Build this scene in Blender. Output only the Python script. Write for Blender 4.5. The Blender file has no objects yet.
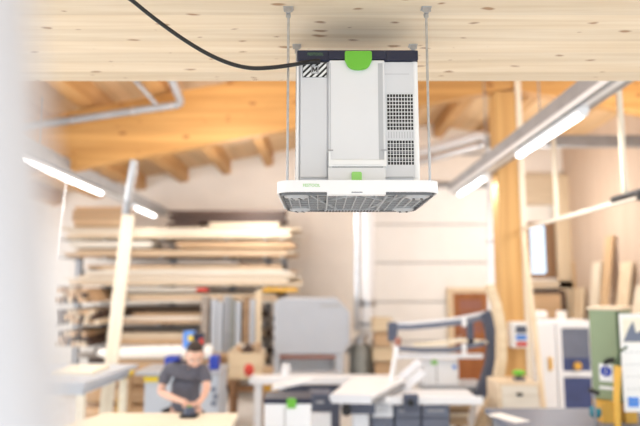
import bpy, bmesh, math, random
from mathutils import Vector, Matrix
random.seed(7)
R = math.radians
S = bpy.context.scene
COL = S.collection
PITCH = R(6.94); F = 600.0; CZ = 2.15

def W(px, py, Y):
    """point of the plane at distance Y that the photograph shows at px, py"""
    e = PITCH + math.atan((213 - py) / F)
    Z = Y * math.tan(e)
    d = Y * math.cos(PITCH) + Z * math.sin(PITCH)
    return Vector(((px - 320) / F * d, Y, CZ + Z))
def WX(px, py, Y): return W(px, py, Y).x
def WZ(py, Y): return W(320, py, Y).z

# ------------------------------------------------------------------ materials
MATS = {}
def mat(name, col, rough=.5, metal=0, var=.06, scale=8, bump=0, emit=0, coat=0, rnd=0, alpha=None):
    m = bpy.data.materials.new(name); m.use_nodes = True
    nt = m.node_tree; b = nt.nodes['Principled BSDF']
    b.inputs['Roughness'].default_value = rough; b.inputs['Metallic'].default_value = metal
    b.inputs['Coat Weight'].default_value = coat
    tc = nt.nodes.new('ShaderNodeTexCoord'); no = nt.nodes.new('ShaderNodeTexNoise')
    no.inputs['Scale'].default_value = scale; no.inputs['Detail'].default_value = 4
    nt.links.new(tc.outputs['Object'], no.inputs['Vector'])
    rp = nt.nodes.new('ShaderNodeValToRGB')
    c = Vector(col)
    rp.color_ramp.elements[0].position = .3; rp.color_ramp.elements[1].position = .7
    rp.color_ramp.elements[0].color = (*(c * (1 - var)), 1)
    rp.color_ramp.elements[1].color = (*[min(1, x * (1 + var)) for x in c], 1)
    nt.links.new(no.outputs['Fac'], rp.inputs[0])
    out = rp.outputs[0]
    if rnd:
        oi = nt.nodes.new('ShaderNodeObjectInfo'); hv = nt.nodes.new('ShaderNodeHueSaturation')
        mr = nt.nodes.new('ShaderNodeMapRange')
        mr.inputs[3].default_value = 1 - rnd; mr.inputs[4].default_value = 1 + rnd
        nt.links.new(oi.outputs['Random'], mr.inputs[0]); nt.links.new(mr.outputs[0], hv.inputs['Value'])
        nt.links.new(out, hv.inputs['Color']); out = hv.outputs[0]
    nt.links.new(out, b.inputs['Base Color'])
    if bump:
        bp = nt.nodes.new('ShaderNodeBump'); bp.inputs['Strength'].default_value = bump
        bp.inputs['Distance'].default_value = .01
        nt.links.new(no.outputs['Fac'], bp.inputs['Height']); nt.links.new(bp.outputs[0], b.inputs['Normal'])
    if emit:
        b.inputs['Emission Color'].default_value = (1, .99, .96, 1); b.inputs['Emission Strength'].default_value = emit
    MATS[name] = m
    return m

def wood(name, c1, c2, axis=0, grain=1.0, rough=.6, bands=0, knots=0, rnd=0, knot_col=(.25, .12, .05)):
    """axis = direction the grain runs along (0 x, 1 y, 2 z)"""
    m = bpy.data.materials.new(name); m.use_nodes = True
    nt = m.node_tree; N = nt.nodes; L = nt.links; b = N['Principled BSDF']
    b.inputs['Roughness'].default_value = rough
    tc = N.new('ShaderNodeTexCoord'); mp = N.new('ShaderNodeMapping')
    sc = [22 * grain] * 3; sc[axis] = 1.1 * grain
    mp.inputs['Scale'].default_value = sc
    L.new(tc.outputs['Object'], mp.inputs[0])
    no = N.new('ShaderNodeTexNoise'); no.inputs['Scale'].default_value = 1.6; no.inputs['Detail'].default_value = 6
    no.inputs['Distortion'].default_value = .4
    L.new(mp.outputs[0], no.inputs['Vector'])
    rp = N.new('ShaderNodeValToRGB'); e = rp.color_ramp.elements
    e[0].position = .32; e[1].position = .68; e[0].color = (*c2, 1); e[1].color = (*c1, 1)
    L.new(no.outputs['Fac'], rp.inputs[0]); out = rp.outputs[0]
    if bands:      # lamellas glued side by side, each its own tint
        sp = N.new('ShaderNodeSeparateXYZ'); L.new(tc.outputs['Object'], sp.inputs[0])
        mu = N.new('ShaderNodeMath'); mu.operation = 'MULTIPLY'; mu.inputs[1].default_value = bands
        L.new(sp.outputs[{0: 1, 1: 0, 2: 0}[axis] if knots != 2 else 2], mu.inputs[0])
        fl = N.new('ShaderNodeMath'); fl.operation = 'FLOOR'; L.new(mu.outputs[0], fl.inputs[0])
        wn = N.new('ShaderNodeTexWhiteNoise'); wn.noise_dimensions = '1D'; L.new(fl.outputs[0], wn.inputs['W'])
        mr = N.new('ShaderNodeMapRange'); mr.inputs[3].default_value = .91; mr.inputs[4].default_value = 1.05
        L.new(wn.outputs['Value'], mr.inputs[0])
        hv = N.new('ShaderNodeHueSaturation'); L.new(mr.outputs[0], hv.inputs['Value'])
        L.new(out, hv.inputs['Color']); out = hv.outputs[0]
    if knots:
        mp2 = N.new('ShaderNodeMapping'); s2 = [17] * 3; s2[axis] = 7.5
        mp2.inputs['Scale'].default_value = s2 if knots == 1 else [x * .45 for x in s2]
        if knots == 2: mp2.inputs['Rotation'].default_value = (R(-90), 0, 0)
        wv = N.new('ShaderNodeTexNoise'); wv.inputs['Scale'].default_value = 9
        L.new(tc.outputs['Object'], wv.inputs['Vector'])
        ad = N.new('ShaderNodeMixRGB'); ad.blend_type = 'ADD'; ad.inputs[0].default_value = .05
        L.new(tc.outputs['Object'], ad.inputs[1]); L.new(wv.outputs['Color'], ad.inputs[2])
        L.new(ad.outputs[0], mp2.inputs[0])
        vo = N.new('ShaderNodeTexVoronoi'); vo.inputs['Scale'].default_value = 1; vo.voronoi_dimensions = '2D'
        L.new(mp2.outputs[0], vo.inputs['Vector'])
        ss = N.new('ShaderNodeSeparateColor'); L.new(vo.outputs['Color'], ss.inputs[0])
        sz = N.new('ShaderNodeMapRange'); sz.inputs[1].default_value = .55; sz.inputs[2].default_value = 1
        sz.inputs[3].default_value = 0; sz.inputs[4].default_value = .22
        L.new(ss.outputs[0], sz.inputs[0])
        dv = N.new('ShaderNodeMath'); dv.operation = 'SUBTRACT'
        L.new(sz.outputs[0], dv.inputs[0]); L.new(vo.outputs['Distance'], dv.inputs[1])
        ml = N.new('ShaderNodeMapRange'); ml.inputs[1].default_value = -.02; ml.inputs[2].default_value = .09
        ml.inputs[3].default_value = 0; ml.inputs[4].default_value = .85
        L.new(dv.outputs[0], ml.inputs[0])
        mx = N.new('ShaderNodeMixRGB'); mx.inputs[2].default_value = (*knot_col, 1)
        L.new(ml.outputs[0], mx.inputs[0]); L.new(out, mx.inputs[1]); out = mx.outputs[0]
    if rnd:
        oi = N.new('ShaderNodeObjectInfo'); hv = N.new('ShaderNodeHueSaturation'); mr = N.new('ShaderNodeMapRange')
        mr.inputs[3].default_value = 1 - rnd; mr.inputs[4].default_value = 1 + rnd * .6
        L.new(oi.outputs['Random'], mr.inputs[0]); L.new(mr.outputs[0], hv.inputs['Value'])
        L.new(out, hv.inputs['Color']); out = hv.outputs[0]
    L.new(out, b.inputs['Base Color'])
    bp = N.new('ShaderNodeBump'); bp.inputs['Strength'].default_value = .08; bp.inputs['Distance'].default_value = .004
    L.new(no.outputs['Fac'], bp.inputs['Height']); L.new(bp.outputs[0], b.inputs['Normal'])
    MATS[name] = m
    return m

wood('slab', (.96, .82, .63), (.82, .66, .46), 0, .8, bands=9.5, knots=1, knot_col=(.38, .20, .09))
wood('glulam', (.66, .36, .12), (.52, .26, .075), 0, .35, bands=9, knots=2, knot_col=(.3, .11, .03))
wood('glulam_v', (.72, .43, .16), (.60, .33, .11), 2, .35, bands=9)
wood('purlin', (.62, .36, .15), (.48, .25, .09), 1, .35)
wood('roof_board', (.78, .55, .32), (.66, .43, .22), 1, .4, bands=6)
wood('pale', (.80, .67, .50), (.66, .52, .36), 0, .5, rnd=.14)
wood('white_wood', (.86, .80, .70), (.74, .66, .55), 0, .5, rnd=.08)
wood('tan', (.66, .46, .28), (.52, .33, .18), 0, .5, rnd=.2)
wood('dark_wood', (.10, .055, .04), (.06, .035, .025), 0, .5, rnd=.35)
wood('frame_tan', (.36, .23, .13), (.26, .16, .09), 0, .5, rnd=.2)
wood('grey_wood', (.42, .36, .31), (.32, .27, .23), 0, .5, rnd=.2)
wood('pale_v', (.84, .70, .50), (.72, .56, .37), 2, .5, rnd=.08)
wood('white_v', (.90, .81, .66), (.80, .69, .52), 2, .5, rnd=.05)
wood('tan_v', (.66, .46, .27), (.54, .35, .18), 2, .5, rnd=.12)
wood('ply_wall', (.66, .52, .41), (.58, .44, .33), 2, .35, bands=1.7, rough=.7)
wood('ply', (.80, .66, .46), (.70, .55, .36), 0, .4, rnd=.08)
wood('bench_wood', (.92, .85, .69), (.86, .77, .59), 0, .4)
wood('door_wood', (.44, .17, .055), (.32, .11, .035), 2, .4)
wood('frame_brown', (.36, .20, .10), (.26, .14, .07), 2, .4)
mat('wall_paint', (.93, .88, .82), .85, var=.03, scale=2)
mat('wall_white', (.95, .94, .92), .7, var=.02, scale=2)
mat('seam', (.45, .45, .44), .7)
mat('concrete', (.80, .79, .77), .7, var=.08, scale=3)
mat('ext_ground', (.45, .47, .42), .9)
mat('plastic_grey', (.70, .71, .735), .42, var=.01)
mat('plastic_light', (.77, .775, .79), .4, var=.01)
mat('plastic_white', (.90, .90, .90), .35, var=.01)
mat('plastic_shadow', (.50, .51, .53), .45, var=.01)
mat('under_grey', (.17, .173, .178), .55, var=.05, scale=40)
mat('under_rib', (.50, .51, .52), .5, var=.03, scale=40)
mat('navy', (.013, .017, .045), .42, var=.08)
mat('green', (.15, .50, .04), .4, var=.03)
mat('logo_dark', (.10, .24, .08), .4)
mat('green_pale', (.30, .66, .16), .4, var=.03)
mat('black', (.012, .012, .013), .45, var=.1)
mat('vent_dark', (.02, .02, .022), .6)
mat('zinc', (.50, .51, .53), .3, metal=.8, var=.12, scale=60)
mat('duct', (.70, .71, .73), .3, metal=.7, var=.08, scale=6)
mat('duct_white', (.85, .86, .88), .4, metal=.1, var=.03)
mat('steel_grey', (.33, .34, .36), .45, metal=.4, var=.1)
mat('tray_grey', (.36, .37, .39), .45, metal=.3, var=.12, scale=5)
mat('machine_grey', (.52, .56, .62), .5, var=.03, scale=2)
mat('machine_light', (.78, .80, .84), .45, var=.03, scale=2)
mat('machine_white', (.90, .91, .93), .4, var=.02, scale=2)
mat('slate', (.085, .10, .15), .5, var=.06)
mat('slate_mid', (.16, .18, .24), .5, var=.06)
mat('table_grey', (.45, .47, .50), .35, metal=.3, var=.05)
mat('blue', (.02, .05, .38), .45)
mat('blue_light', (.10, .28, .75), .45)
mat('teal', (.02, .22, .28), .5)
mat('red', (.62, .05, .03), .5)
mat('redbrown', (.35, .15, .11), .6)
mat('yellow', (.85, .62, .02), .45)
mat('ochre', (.75, .42, .06), .5)
mat('sage', (.27, .34, .20), .45, var=.05, scale=3)
mat('sage_dark', (.06, .10, .045), .5)
mat('paper', (.90, .88, .84), .8, var=.02)
mat('paper_print', (.45, .50, .55), .8, var=.1, scale=30)
mat('tube_light', (1, 1, 1), .4, emit=14)
mat('skin', (.78, .48, .36), .5, var=.05, scale=20)
mat('shirt', (.12, .12, .15), .85, var=.12, scale=30)
mat('trousers', (.03, .033, .045), .85, var=.12, scale=30)
mat('hair', (.035, .02, .014), .7, var=.3, scale=60, bump=.4)
mat('eye_white', (.85, .85, .85), .3)
mat('lip', (.55, .25, .2), .5)
mat('leaf_green', (.10, .35, .05), .6, var=.3, scale=20)
mat('near_white', (.60, .58, .59), .7, var=.03, scale=3)
mat('barrel', (.30, .31, .29), .5, metal=.3, var=.1)
mat('blue_panel', (.05, .07, .19), .4, var=.1)
g = mat('glass', (.8, .9, 1), .05, var=0)
g.node_tree.nodes['Principled BSDF'].inputs['Transmission Weight'].default_value = 1
g.node_tree.nodes['Principled BSDF'].inputs['IOR'].default_value = 1.1

# ------------------------------------------------------------------ helpers
def wloc(o):
    v = Vector((0, 0, 0))
    while o: v += Vector(o.location); o = o.parent
    return v
def tag(o, label=None, cat=None, group=None, kind=None):
    if label: o['label'] = label
    if cat: o['category'] = cat
    if group: o['group'] = group
    if kind: o['kind'] = kind
    return o
def empty(name, loc, label, cat, group=None, kind=None):
    o = bpy.data.objects.new(name, None); COL.objects.link(o); o.location = loc; o.empty_display_size = .1
    return tag(o, label, cat, group, kind)

class MB:
    def __init__(s): s.b = bmesh.new()
    def _add(s, verts, faces):
        v = [s.b.verts.new(p) for p in verts]
        for f in faces:
            try: s.b.faces.new([v[i] for i in f])
            except ValueError: pass
        return v
    def box(s, c, d, rot=None, piv=None):
        c = Vector(c); x, y, z = (k / 2 for k in d)
        P = [Vector(p) for p in [(-x,-y,-z),(x,-y,-z),(x,y,-z),(-x,y,-z),(-x,-y,z),(x,-y,z),(x,y,z),(-x,y,z)]]
        if rot: P = [rot @ p for p in P]
        s._add([p + c for p in P], [(0,3,2,1),(4,5,6,7),(0,1,5,4),(1,2,6,5),(2,3,7,6),(3,0,4,7)]); return s
    def mm(s, x0, x1, y0, y1, z0, z1):
        return s.box(((x0+x1)/2, (y0+y1)/2, (z0+z1)/2), (abs(x1-x0), abs(y1-y0), abs(z1-z0)))
    def rbox(s, x0, x1, y0, y1, z0, z1, r=.01, seg=4, axis=2):
        """box with the four edges along an axis rounded"""
        if axis == 2: a0, a1, b0, b1, c0, c1 = x0, x1, y0, y1, z0, z1
        elif axis == 1: a0, a1, b0, b1, c0, c1 = x0, x1, z0, z1, y0, y1
        else: a0, a1, b0, b1, c0, c1 = y0, y1, z0, z1, x0, x1
        pts = []
        for cx, cy, t0 in ((a1-r, b1-r, 0), (a0+r, b1-r, 90), (a0+r, b0+r, 180), (a1-r, b0+r, 270)):
            for k in range(seg + 1):
                t = R(t0 + 90 * k / seg); pts.append((cx + r*math.cos(t), cy + r*math.sin(t)))
        return s.prism(pts, c0, c1, axis)
    def prism(s, pts, c0, c1, axis=2):
        def P(a, b, c): return (a, b, c) if axis == 2 else ((a, c, b) if axis == 1 else (c, a, b))
        n = len(pts)
        V = [P(a, b, c0) for a, b in pts] + [P(a, b, c1) for a, b in pts]
        s._add(V, [tuple(range(n))[::-1], tuple(range(n, 2*n))] + [(i, (i+1) % n, n+(i+1) % n, n+i) for i in range(n)]); return s
    def bar(s, p, q, w, h=None, up=(0, 0, 1)):
        p = Vector(p); q = Vector(q); h = h or w; d = (q-p); L = d.length; d.normalize()
        u = Vector(up); sx = d.cross(u)
        if sx.length < 1e-4: sx = d.cross(Vector((0, 1, 0)))
        sx.normalize(); uz = sx.cross(d)
        P = [p+sx*a*w/2+uz*b*h/2 for a, b in ((-1,-1),(1,-1),(1,1),(-1,1))]
        s._add(P + [x + d*L for x in P], [(0,3,2,1),(4,5,6,7),(0,1,5,4),(1,2,6,5),(2,3,7,6),(3,0,4,7)]); return s
    def cyl(s, p, q, r, r2=None, n=16):
        return s.tube([p, q], r, n, r2)
    def tube(s, pts, r, n=10, r2=None, radii=None):
        pts = [Vector(p) for p in pts]; m = len(pts); rings = []
        prev = None
        for i, p in enumerate(pts):
            t = (pts[min(i+1, m-1)] - pts[max(i-1, 0)]).normalized()
            a = prev - t * prev.dot(t) if prev is not None else t.cross(Vector((0, 0, 1)))
            if a.length < 1e-4: a = t.cross(Vector((0, 1, 0)))
            a.normalize(); prev = a; bb = t.cross(a)
            rr = radii[i] if radii else (r if r2 is None else r + (r2-r)*i/(m-1))
            rings.append([s.b.verts.new(p + (a*math.cos(2*math.pi*k/n) + bb*math.sin(2*math.pi*k/n))*rr) for k in range(n)])
        for A, B in zip(rings, rings[1:]):
            for k in range(n): s.b.faces.new((A[k], A[(k+1) % n], B[(k+1) % n], B[k]))
        s.b.faces.new(rings[0][::-1]); s.b.faces.new(rings[-1]); return s
    def ell(s, c, r, rot=None, n=16):
        M = Matrix.Translation(c) @ (rot.to_4x4() if rot else Matrix.Identity(4)) @ Matrix.Diagonal((*r, 1))
        bmesh.ops.create_uvsphere(s.b, u_segments=n, v_segments=max(8, n//2+2), radius=1, matrix=M); return s
    def lathe(s, c, prof, n=24, axis=2):
        c = Vector(c); rings = []
        for r, z in prof:
            ring = []
            for k in range(n):
                t = 2*math.pi*k/n; a, b = r*math.cos(t), r*math.sin(t)
                ring.append(s.b.verts.new(c + Vector((a, b, z) if axis == 2 else ((a, z, b) if axis == 1 else (z, a, b)))))
            rings.append(ring)
        for A, B in zip(rings, rings[1:]):
            for k in range(n): s.b.faces.new((A[k], A[(k+1) % n], B[(k+1) % n], B[k]))
        s.b.faces.new(rings[0][::-1]); s.b.faces.new(rings[-1]); return s
    def build(s, name, m, parent=None, label=None, cat=None, group=None, kind=None, bevel=0, smooth=False, base=True):
        bmesh.ops.recalc_face_normals(s.b, faces=s.b.faces[:])
        me = bpy.data.meshes.new(name)
        if parent is not None: off = wloc(parent)
        elif base:
            xs = [v.co for v in s.b.verts]
            off = Vector(((min(v.x for v in xs)+max(v.x for v in xs))/2, (min(v.y for v in xs)+max(v.y for v in xs))/2, min(v.z for v in xs)))
        else: off = Vector((0, 0, 0))
        for v in s.b.verts: v.co -= off
        s.b.to_mesh(me); s.b.free()
        if smooth:
            for p in me.polygons: p.use_smooth = True
            try: me.set_sharp_from_angle(angle=R(38))
            except Exception: pass
        o = bpy.data.objects.new(name, me); COL.objects.link(o); me.materials.append(MATS[m] if isinstance(m, str) else m)
        if parent is not None: o.parent = parent
        else: o.location = off
        if bevel:
            bv = o.modifiers.new('b', 'BEVEL'); bv.width = bevel; bv.segments = 2; bv.limit_method = 'ANGLE'
        return tag(o, label, cat, group, kind)

def text(name, body, size, loc, m, parent, rot=(math.pi/2, 0, 0), ext=.0004, label=None, align='CENTER'):
    c = bpy.data.curves.new(name, 'FONT'); c.body = body; c.size = size; c.extrude = ext
    c.align_x = align; c.align_y = 'CENTER'
    tmp = bpy.data.objects.new(name, c); COL.objects.link(tmp)
    me = bpy.data.meshes.new_from_object(tmp.evaluated_get(bpy.context.evaluated_depsgraph_get()))
    bpy.data.objects.remove(tmp); me.name = name; me.materials.clear(); me.materials.append(MATS[m])
    o = bpy.data.objects.new(name, me); COL.objects.link(o)
    o.parent = parent; o.location = Vector(loc) - wloc(parent); o.rotation_euler = rot
    if label: o['label'] = label
    return o

# ------------------------------------------------------------------ camera
cam = bpy.data.cameras.new('camera'); co = bpy.data.objects.new('camera', cam); COL.objects.link(co)
co.location = (0, 0, CZ); co.rotation_euler = (R(90) + PITCH, 0, 0)
cam.sensor_width = 36; cam.lens = 36 * F / 640
cam.dof.use_dof = True; cam.dof.focus_distance = 1.93; cam.dof.aperture_fstop = 1.4
cam.clip_start = .02
S.camera = co

# ------------------------------------------------------------------ the building
YB = 14.0          # back wall
XR = 5.75; XL = -7.5; RX = 2.62
def zr(x): return 5.45 + .19*(x + .3) if x < RX else 5.45 + .19*(RX + .3) - .19*(x - RX)
MB().mm(XL, XR, -5, YB, -.1, 0).build('floor', 'concrete', kind='structure')
# roof boarding, two slopes
m = MB()
for a, b in ((XL-.3, RX), (RX, XR+.3)):
    m.prism([(a, zr(a+1e-6)), (b, zr(b-1e-6)), (b, zr(b-1e-6)+.12), (a, zr(a+1e-6)+.12)], 2.2, YB+.3, 1)
m.build('ceiling', 'roof_board', kind='structure', base=False)
# the slab over the camera
MB().mm(-1.6, 2.2, -1.5, 2.506, CZ+.88, CZ+1.05).build('ceiling_panel', 'slab', kind='structure')
# back wall with the window hole
wx0, wx1 = WX(527, 250, YB), WX(556, 250, YB); wz0, wz1 = WZ(278, YB), WZ(222, YB)
m = MB()
m.prism([(XL, 0), (wx0, 0), (wx0, zr(wx0)), (RX, zr(RX)), (XL, zr(XL))], YB, YB+.2, 1)
m.prism([(wx1, 0), (XR, 0), (XR, zr(XR)), (wx1, zr(wx1))], YB, YB+.2, 1)
m.prism([(wx0, 0), (wx1, 0), (wx1, wz0), (wx0, wz0)], YB, YB+.2, 1)
m.prism([(wx0, wz1), (wx1, wz1), (wx1, zr(wx1)), (wx0, zr(wx0))], YB, YB+.2, 1)
m.build('wall_back', 'wall_paint', kind='structure', base=False)
MB().mm(XR, XR+.2, 3.4, YB, 0, zr(XR)).build('wall_right', 'ply_wall', kind='structure', base=False)
# left wall, out of view: tall openings added to let sky light in
m = MB()
m.mm(XL-.2, XL, -1, YB, 0, .9).mm(XL-.2, XL, -1, YB, 3.3, zr(XL))
for k in range(6): m.mm(XL-.2, XL, -1 + k*2.9, -1 + k*2.9 + .5, .9, 3.3)
m.build('wall_left', 'wall_white', kind='structure', base=False)
# window_1 in the back wall
wf = MB().mm(wx0, wx0+.08, YB-.03, YB+.1, wz0, wz1).mm(wx1-.22, wx1, YB-.03, YB+.1, wz0, wz1).mm(wx0+.08, wx1-.22, YB-.03, YB+.1, wz0, wz0+.1).mm(wx0+.08, wx1-.22, YB-.03, YB+.1, wz1-.08, wz1)
wo = wf.build('window_1', 'frame_brown', kind='structure')
MB().mm(wx0+.08, wx1-.22, YB+.03, YB+.045, wz0+.1, wz1-.08).build('pane', 'glass', wo)
# sectional door in the back wall
dx0, dx1 = WX(374, 250, YB), WX(489, 250, YB); dz1 = WZ(187, YB)
dr = empty('door_1', ((dx0+dx1)/2, YB-.1, 0), None, None, kind='structure')
n = 5
for k in range(n):
    z0 = dz1*k/n
    MB().mm(dx0, dx1, YB-.07, YB-.012, z0+.015, z0+dz1/n-.015).build('panel', 'wall_white', dr, bevel=.01)
MB().mm(dx0, dx1, YB-.0115, YB-.0015, .02, dz1-.02).build('seal_strip', 'seam', dr)
MB().mm(dx0-.1, dx0, YB-.1, YB-.01, 0, dz1+.1).mm(dx1, dx1+.1, YB-.1, YB-.01, 0, dz1+.1).mm(dx0, dx1, YB-.1, YB-.01, dz1, dz1+.1).build('guide_frame', 'steel_grey', dr)
# brown panelled door with glass
a, b = WX(453, 330, YB-.1), WX(488, 330, YB-.1); zt = WZ(293, YB-.15)
dr = empty('door_2', ((a+b)/2, YB-.2, 0), None, None, kind='structure')
m = MB(); f = .14
m.mm(a, a+f, YB-.2, YB-.12, 0, zt).mm(b-f, b, YB-.2, YB-.12, 0, zt).mm(a+f, b-f, YB-.2, YB-.12, zt-f, zt).mm(a+f, b-f, YB-.2, YB-.12, .95, 1.1).mm(a+f, b-f, YB-.2, YB-.12, 0, .2)
m.mm(a+f, b-f, YB-.17, YB-.14, .2, .95)
m.build('door_leaf', 'door_wood', dr, bevel=.008)
MB().mm(a+f, b-f, YB-.165, YB-.145, 1.1, zt-f).build('pane', 'redbrown', dr)
m = MB()
for k in range(3): m.mm(a+f, b-f, YB-.19, YB-.166, 1.3+k*.27, 1.34+k*.27)
m.build('glazing_bar', 'door_wood', dr)
MB().cyl((a+.07, YB-.26, 1.02), (a+.07, YB-.2, 1.02), .015).cyl((a+.07, YB-.26, 1.02), (a+.2, YB-.26, 1.02), .012).build('door_handle', 'zinc', dr)
MB().mm(a-.12, a, YB-.22, YB-.01, 0, zt+.12).mm(b, b+.12, YB-.22, YB-.01, 0, zt+.12).mm(a, b, YB-.22, YB-.01, zt, zt+.12).build('door_frame', 'pale_v', dr)

# rafter beam (gabled) and its post
YP = 8.0
def rafter(name, Y, lab, x0=XL, x1=XR, h=.83, w=.2):
    m = MB()
    T = .32
    pts = [(x0, zr(x0)-T), (RX, zr(RX)-T), (x1, zr(x1)-T), (x1, zr(x1)-T-h), (RX, zr(RX)-T-h), (x0, zr(x0)-T-h)]
    m.prism(pts, Y, Y+w, 1)
    return m.build(name, 'glulam', label=lab, cat='beam', base=False, bevel=.01)
rafter('roof_beam', YP, 'big orange glulam roof beam rising left to right onto the timber post')
rafter('roof_beam', 4.2, 'orange glulam roof beam hidden mostly above the pale ceiling panel', h=.3)
for k, xx in enumerate([-7.2 + 1.0*i for i in range(13)]):
    lab = 'timber purlin under the roof boards %s'
    MB().prism([(xx-.09, zr(xx-.09)-.31), (xx+.09, zr(xx+.09)-.31), (xx+.09, zr(xx+.09)-.002), (xx-.09, zr(xx-.09)-.002)], 2.4, YB, 1).build(
        'purlin', 'purlin', label='orange timber purlin running under the roof boards to the back wall', cat='purlin', group='purlins under the roof')
px0, px1 = WX(498, 200, YP), WX(520, 200, YP)
MB().mm(px0, px1, YP-.02, YP+.28, 0, zr(px0)-.32-.83-.003).build('timber_post', 'glulam_v', label='thick orange glulam post carrying the roof beam', cat='post', bevel=.012)

# ------------------------------------------------------------------ light rows with cable trays
RZ = CZ + 1.46
def Y_far(b): return b < 10
def trunking(X, y0, y1, lab, lights, who):
    t = empty('cable_tray', (X, (y0+y1)/2, RZ+.08), lab, 'cable tray')
    m = MB()
    m.mm(X-.1, X+.1, y0, y1, RZ+.075, RZ+.085).mm(X-.11, X-.1, y0, y1, RZ+.075, RZ+.24).mm(X+.1, X+.11, y0, y1, RZ+.075, RZ+.24)
    m.build('channel', 'tray_grey', t)
    MB().mm(X-.03, X+.03, y0, y1, RZ+.0655, RZ+.0745).mm(X-.115, X-.1105, y0, y1, RZ+.05, RZ+.1).build('light_rail', 'plastic_white', t)
    yy = y0 + .4
    while yy < y1:
        MB().cyl((X, yy, RZ+.086), (X, yy, zr(X)-.34), .008, n=6).mm(X-.115, X+.115, yy-.02, yy+.02, RZ+.066, RZ+.0745).build('hanger', 'steel_grey', t)
        yy += 2.0
    for (a, b), lb in zip(lights, who):
        l = empty('strip_light', (X, (a+b)/2, RZ), lb, 'strip light')
        MB().mm(X-.05, X+.05, a, b, RZ+.02, RZ+.064).build('housing', 'plastic_white', l)
        MB().rbox(X-.026, X+.026, a+.03, b-.03, RZ-.012, RZ+.02, .012, 3, 1).build('diffuser', 'tube_light', l, smooth=True)
        MB().mm(X-.03, X+.03, a-.01, a+.028, RZ-.014, RZ+.0195).build('end_cap', 'plastic_white', l)
        MB().mm(X-.03, X+.03, b-.028, b+.01, RZ-.014, RZ+.0195).build('end_cap', 'plastic_white', l)
        ld = bpy.data.lights.new('strip_lamp', 'AREA'); ld.shape = 'RECTANGLE'; ld.size = .08; ld.size_y = b-a
        ld.energy = (22 if Y_far(b) else 9)*(b-a); ld.color = (1, .98, .95)
        lo = bpy.data.objects.new('strip_lamp', ld); COL.objects.link(lo); lo.location = (X, (a+b)/2, RZ-.05)
trunking(-3.5, 4.9, 13.2, 'grey cable tray hanging over the left side beside the lumber rack',
         [(5.75, 9.5), (11.2, 12.6)], ['long glowing strip light at far left under the cable tray', 'short glowing strip light near the top of the lumber rack'])
trunking(2.26, 3.6, 9.9, 'grey cable tray hanging on the right in front of the timber post',
         [(5.0, 6.7), (8.05, 9.6)], ['long glowing strip light right of the timber post', 'glowing strip light left of the timber post'])

# wooden hanging frame at the right
XF = 2.72
fr = empty('hanging_frame', (XF, 6.6, CZ+.75), 'pale wooden frame of uprights and a long rail hanging right of the post', 'frame')
MB().bar((XF, 4.3, CZ+.76), (XF, 8.0, CZ+.76), .04, .04).build('rail', 'white_wood', fr)
for px in (555, 624):
    Y = XF*600/(px-320)*.985
    MB().mm(XF-.02, XF+.02, Y-.02, Y+.02, CZ+.781, zr(XF)-.34 if px > 600 else CZ+1.98).build('upright', 'white_v', fr)
MB().bar((XF, 8.0, 0), (XF, 8.0, zr(XF)-1.0), .075).build('upright', 'white_v', fr)
MB().cyl((XF, 4.95, CZ+.79), (XF, 5.5, CZ+.79), .035).cyl((XF, 5.0, CZ+.79), (XF, 5.0, CZ+.72), .05).build('clamp', 'black', fr, smooth=True)

# steel beam far right
MB().mm(3.0, XR, 10.4, 10.55, WZ(146, 10.4), WZ(135, 10.4)).build('steel_beam', 'tray_grey', label='grey steel beam running to the wooden right wall under the roof', cat='beam')
# header panel under the roof at the right of the back wall
MB().mm(WX(527, 200, 13.2), XR-.02, 13.84, 13.985, WZ(205, 13.9), WZ(174, 13.9)).build('header_panel', 'pale', label='pale horizontal board panel high above the window', cat='panel')

# ------------------------------------------------------------------ pipes and ducts
def arc(p0, c, p1, n=6):
    p0, c, p1 = Vector(p0), Vector(c), Vector(p1)
    return [p0*(1-t)**2 + c*2*t*(1-t) + p1*t*t for t in [k/n for k in range(n+1)]]
def ductpipe(name, pts, r, m, lab, cat, collars=()):
    t = empty(name, pts[0], lab, cat)
    MB().tube(pts, r, 16).build('pipe', m, t, smooth=True)
    for p, q in collars: MB().cyl(p, q, r*1.15).build('collar', 'zinc' if m != 'zinc' else 'steel_grey', t, smooth=True)
    return t
Y = 7.7
A, B, C_ = W(-20, 133, Y), W(182, 104, Y), W(168, 70, 7.0)
d1 = (B-A).normalized()
ductpipe('extraction_pipe', [A] + arc(B-d1*.1, B, B+(C_-B).normalized()*.1) + [C_], .05, 'tray_grey', 'grey metal pipe crossing the orange beam with an elbow upward', 'pipe',
         [(B-d1*.16, B-d1*.1), (A+d1*1.2, A+d1*1.28), (A+d1*2.0, A+d1*2.06)])
MB().cyl(W(126, 70, 7.3), W(156, 104, 7.55), .025).build('conduit', 'tray_grey', label='thin grey conduit dropping onto the pipe over the orange beam', cat='pipe', smooth=True)
p, q = W(134, 160, 7.9), W(126, 214, 8.1)
ductpipe('drop_pipe', [p, p*.6+q*.4, q], .05, 'zinc', 'short metal drop pipe under the orange beam above a leaning board', 'pipe', [(p*.25+q*.75, q)])
a = W(127, 214, 8.35); b = Vector((W(104, 440, 8.2).x, 8.12, .03))
a2 = a + Vector((.02, 0, -.02))
MB().bar(b, a2, .17, .05, up=(0, 1, 0)).build('leaning_board', 'white_v', label='long pale board leaning under the drop pipe before the lumber rack', cat='board')
MB().cyl(W(66, 180, 7.5), W(56, 260, 7.5), .008, n=6).build('light_cord', 'plastic_white', label='thin white cord hanging from the far left strip light', cat='cord')

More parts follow.
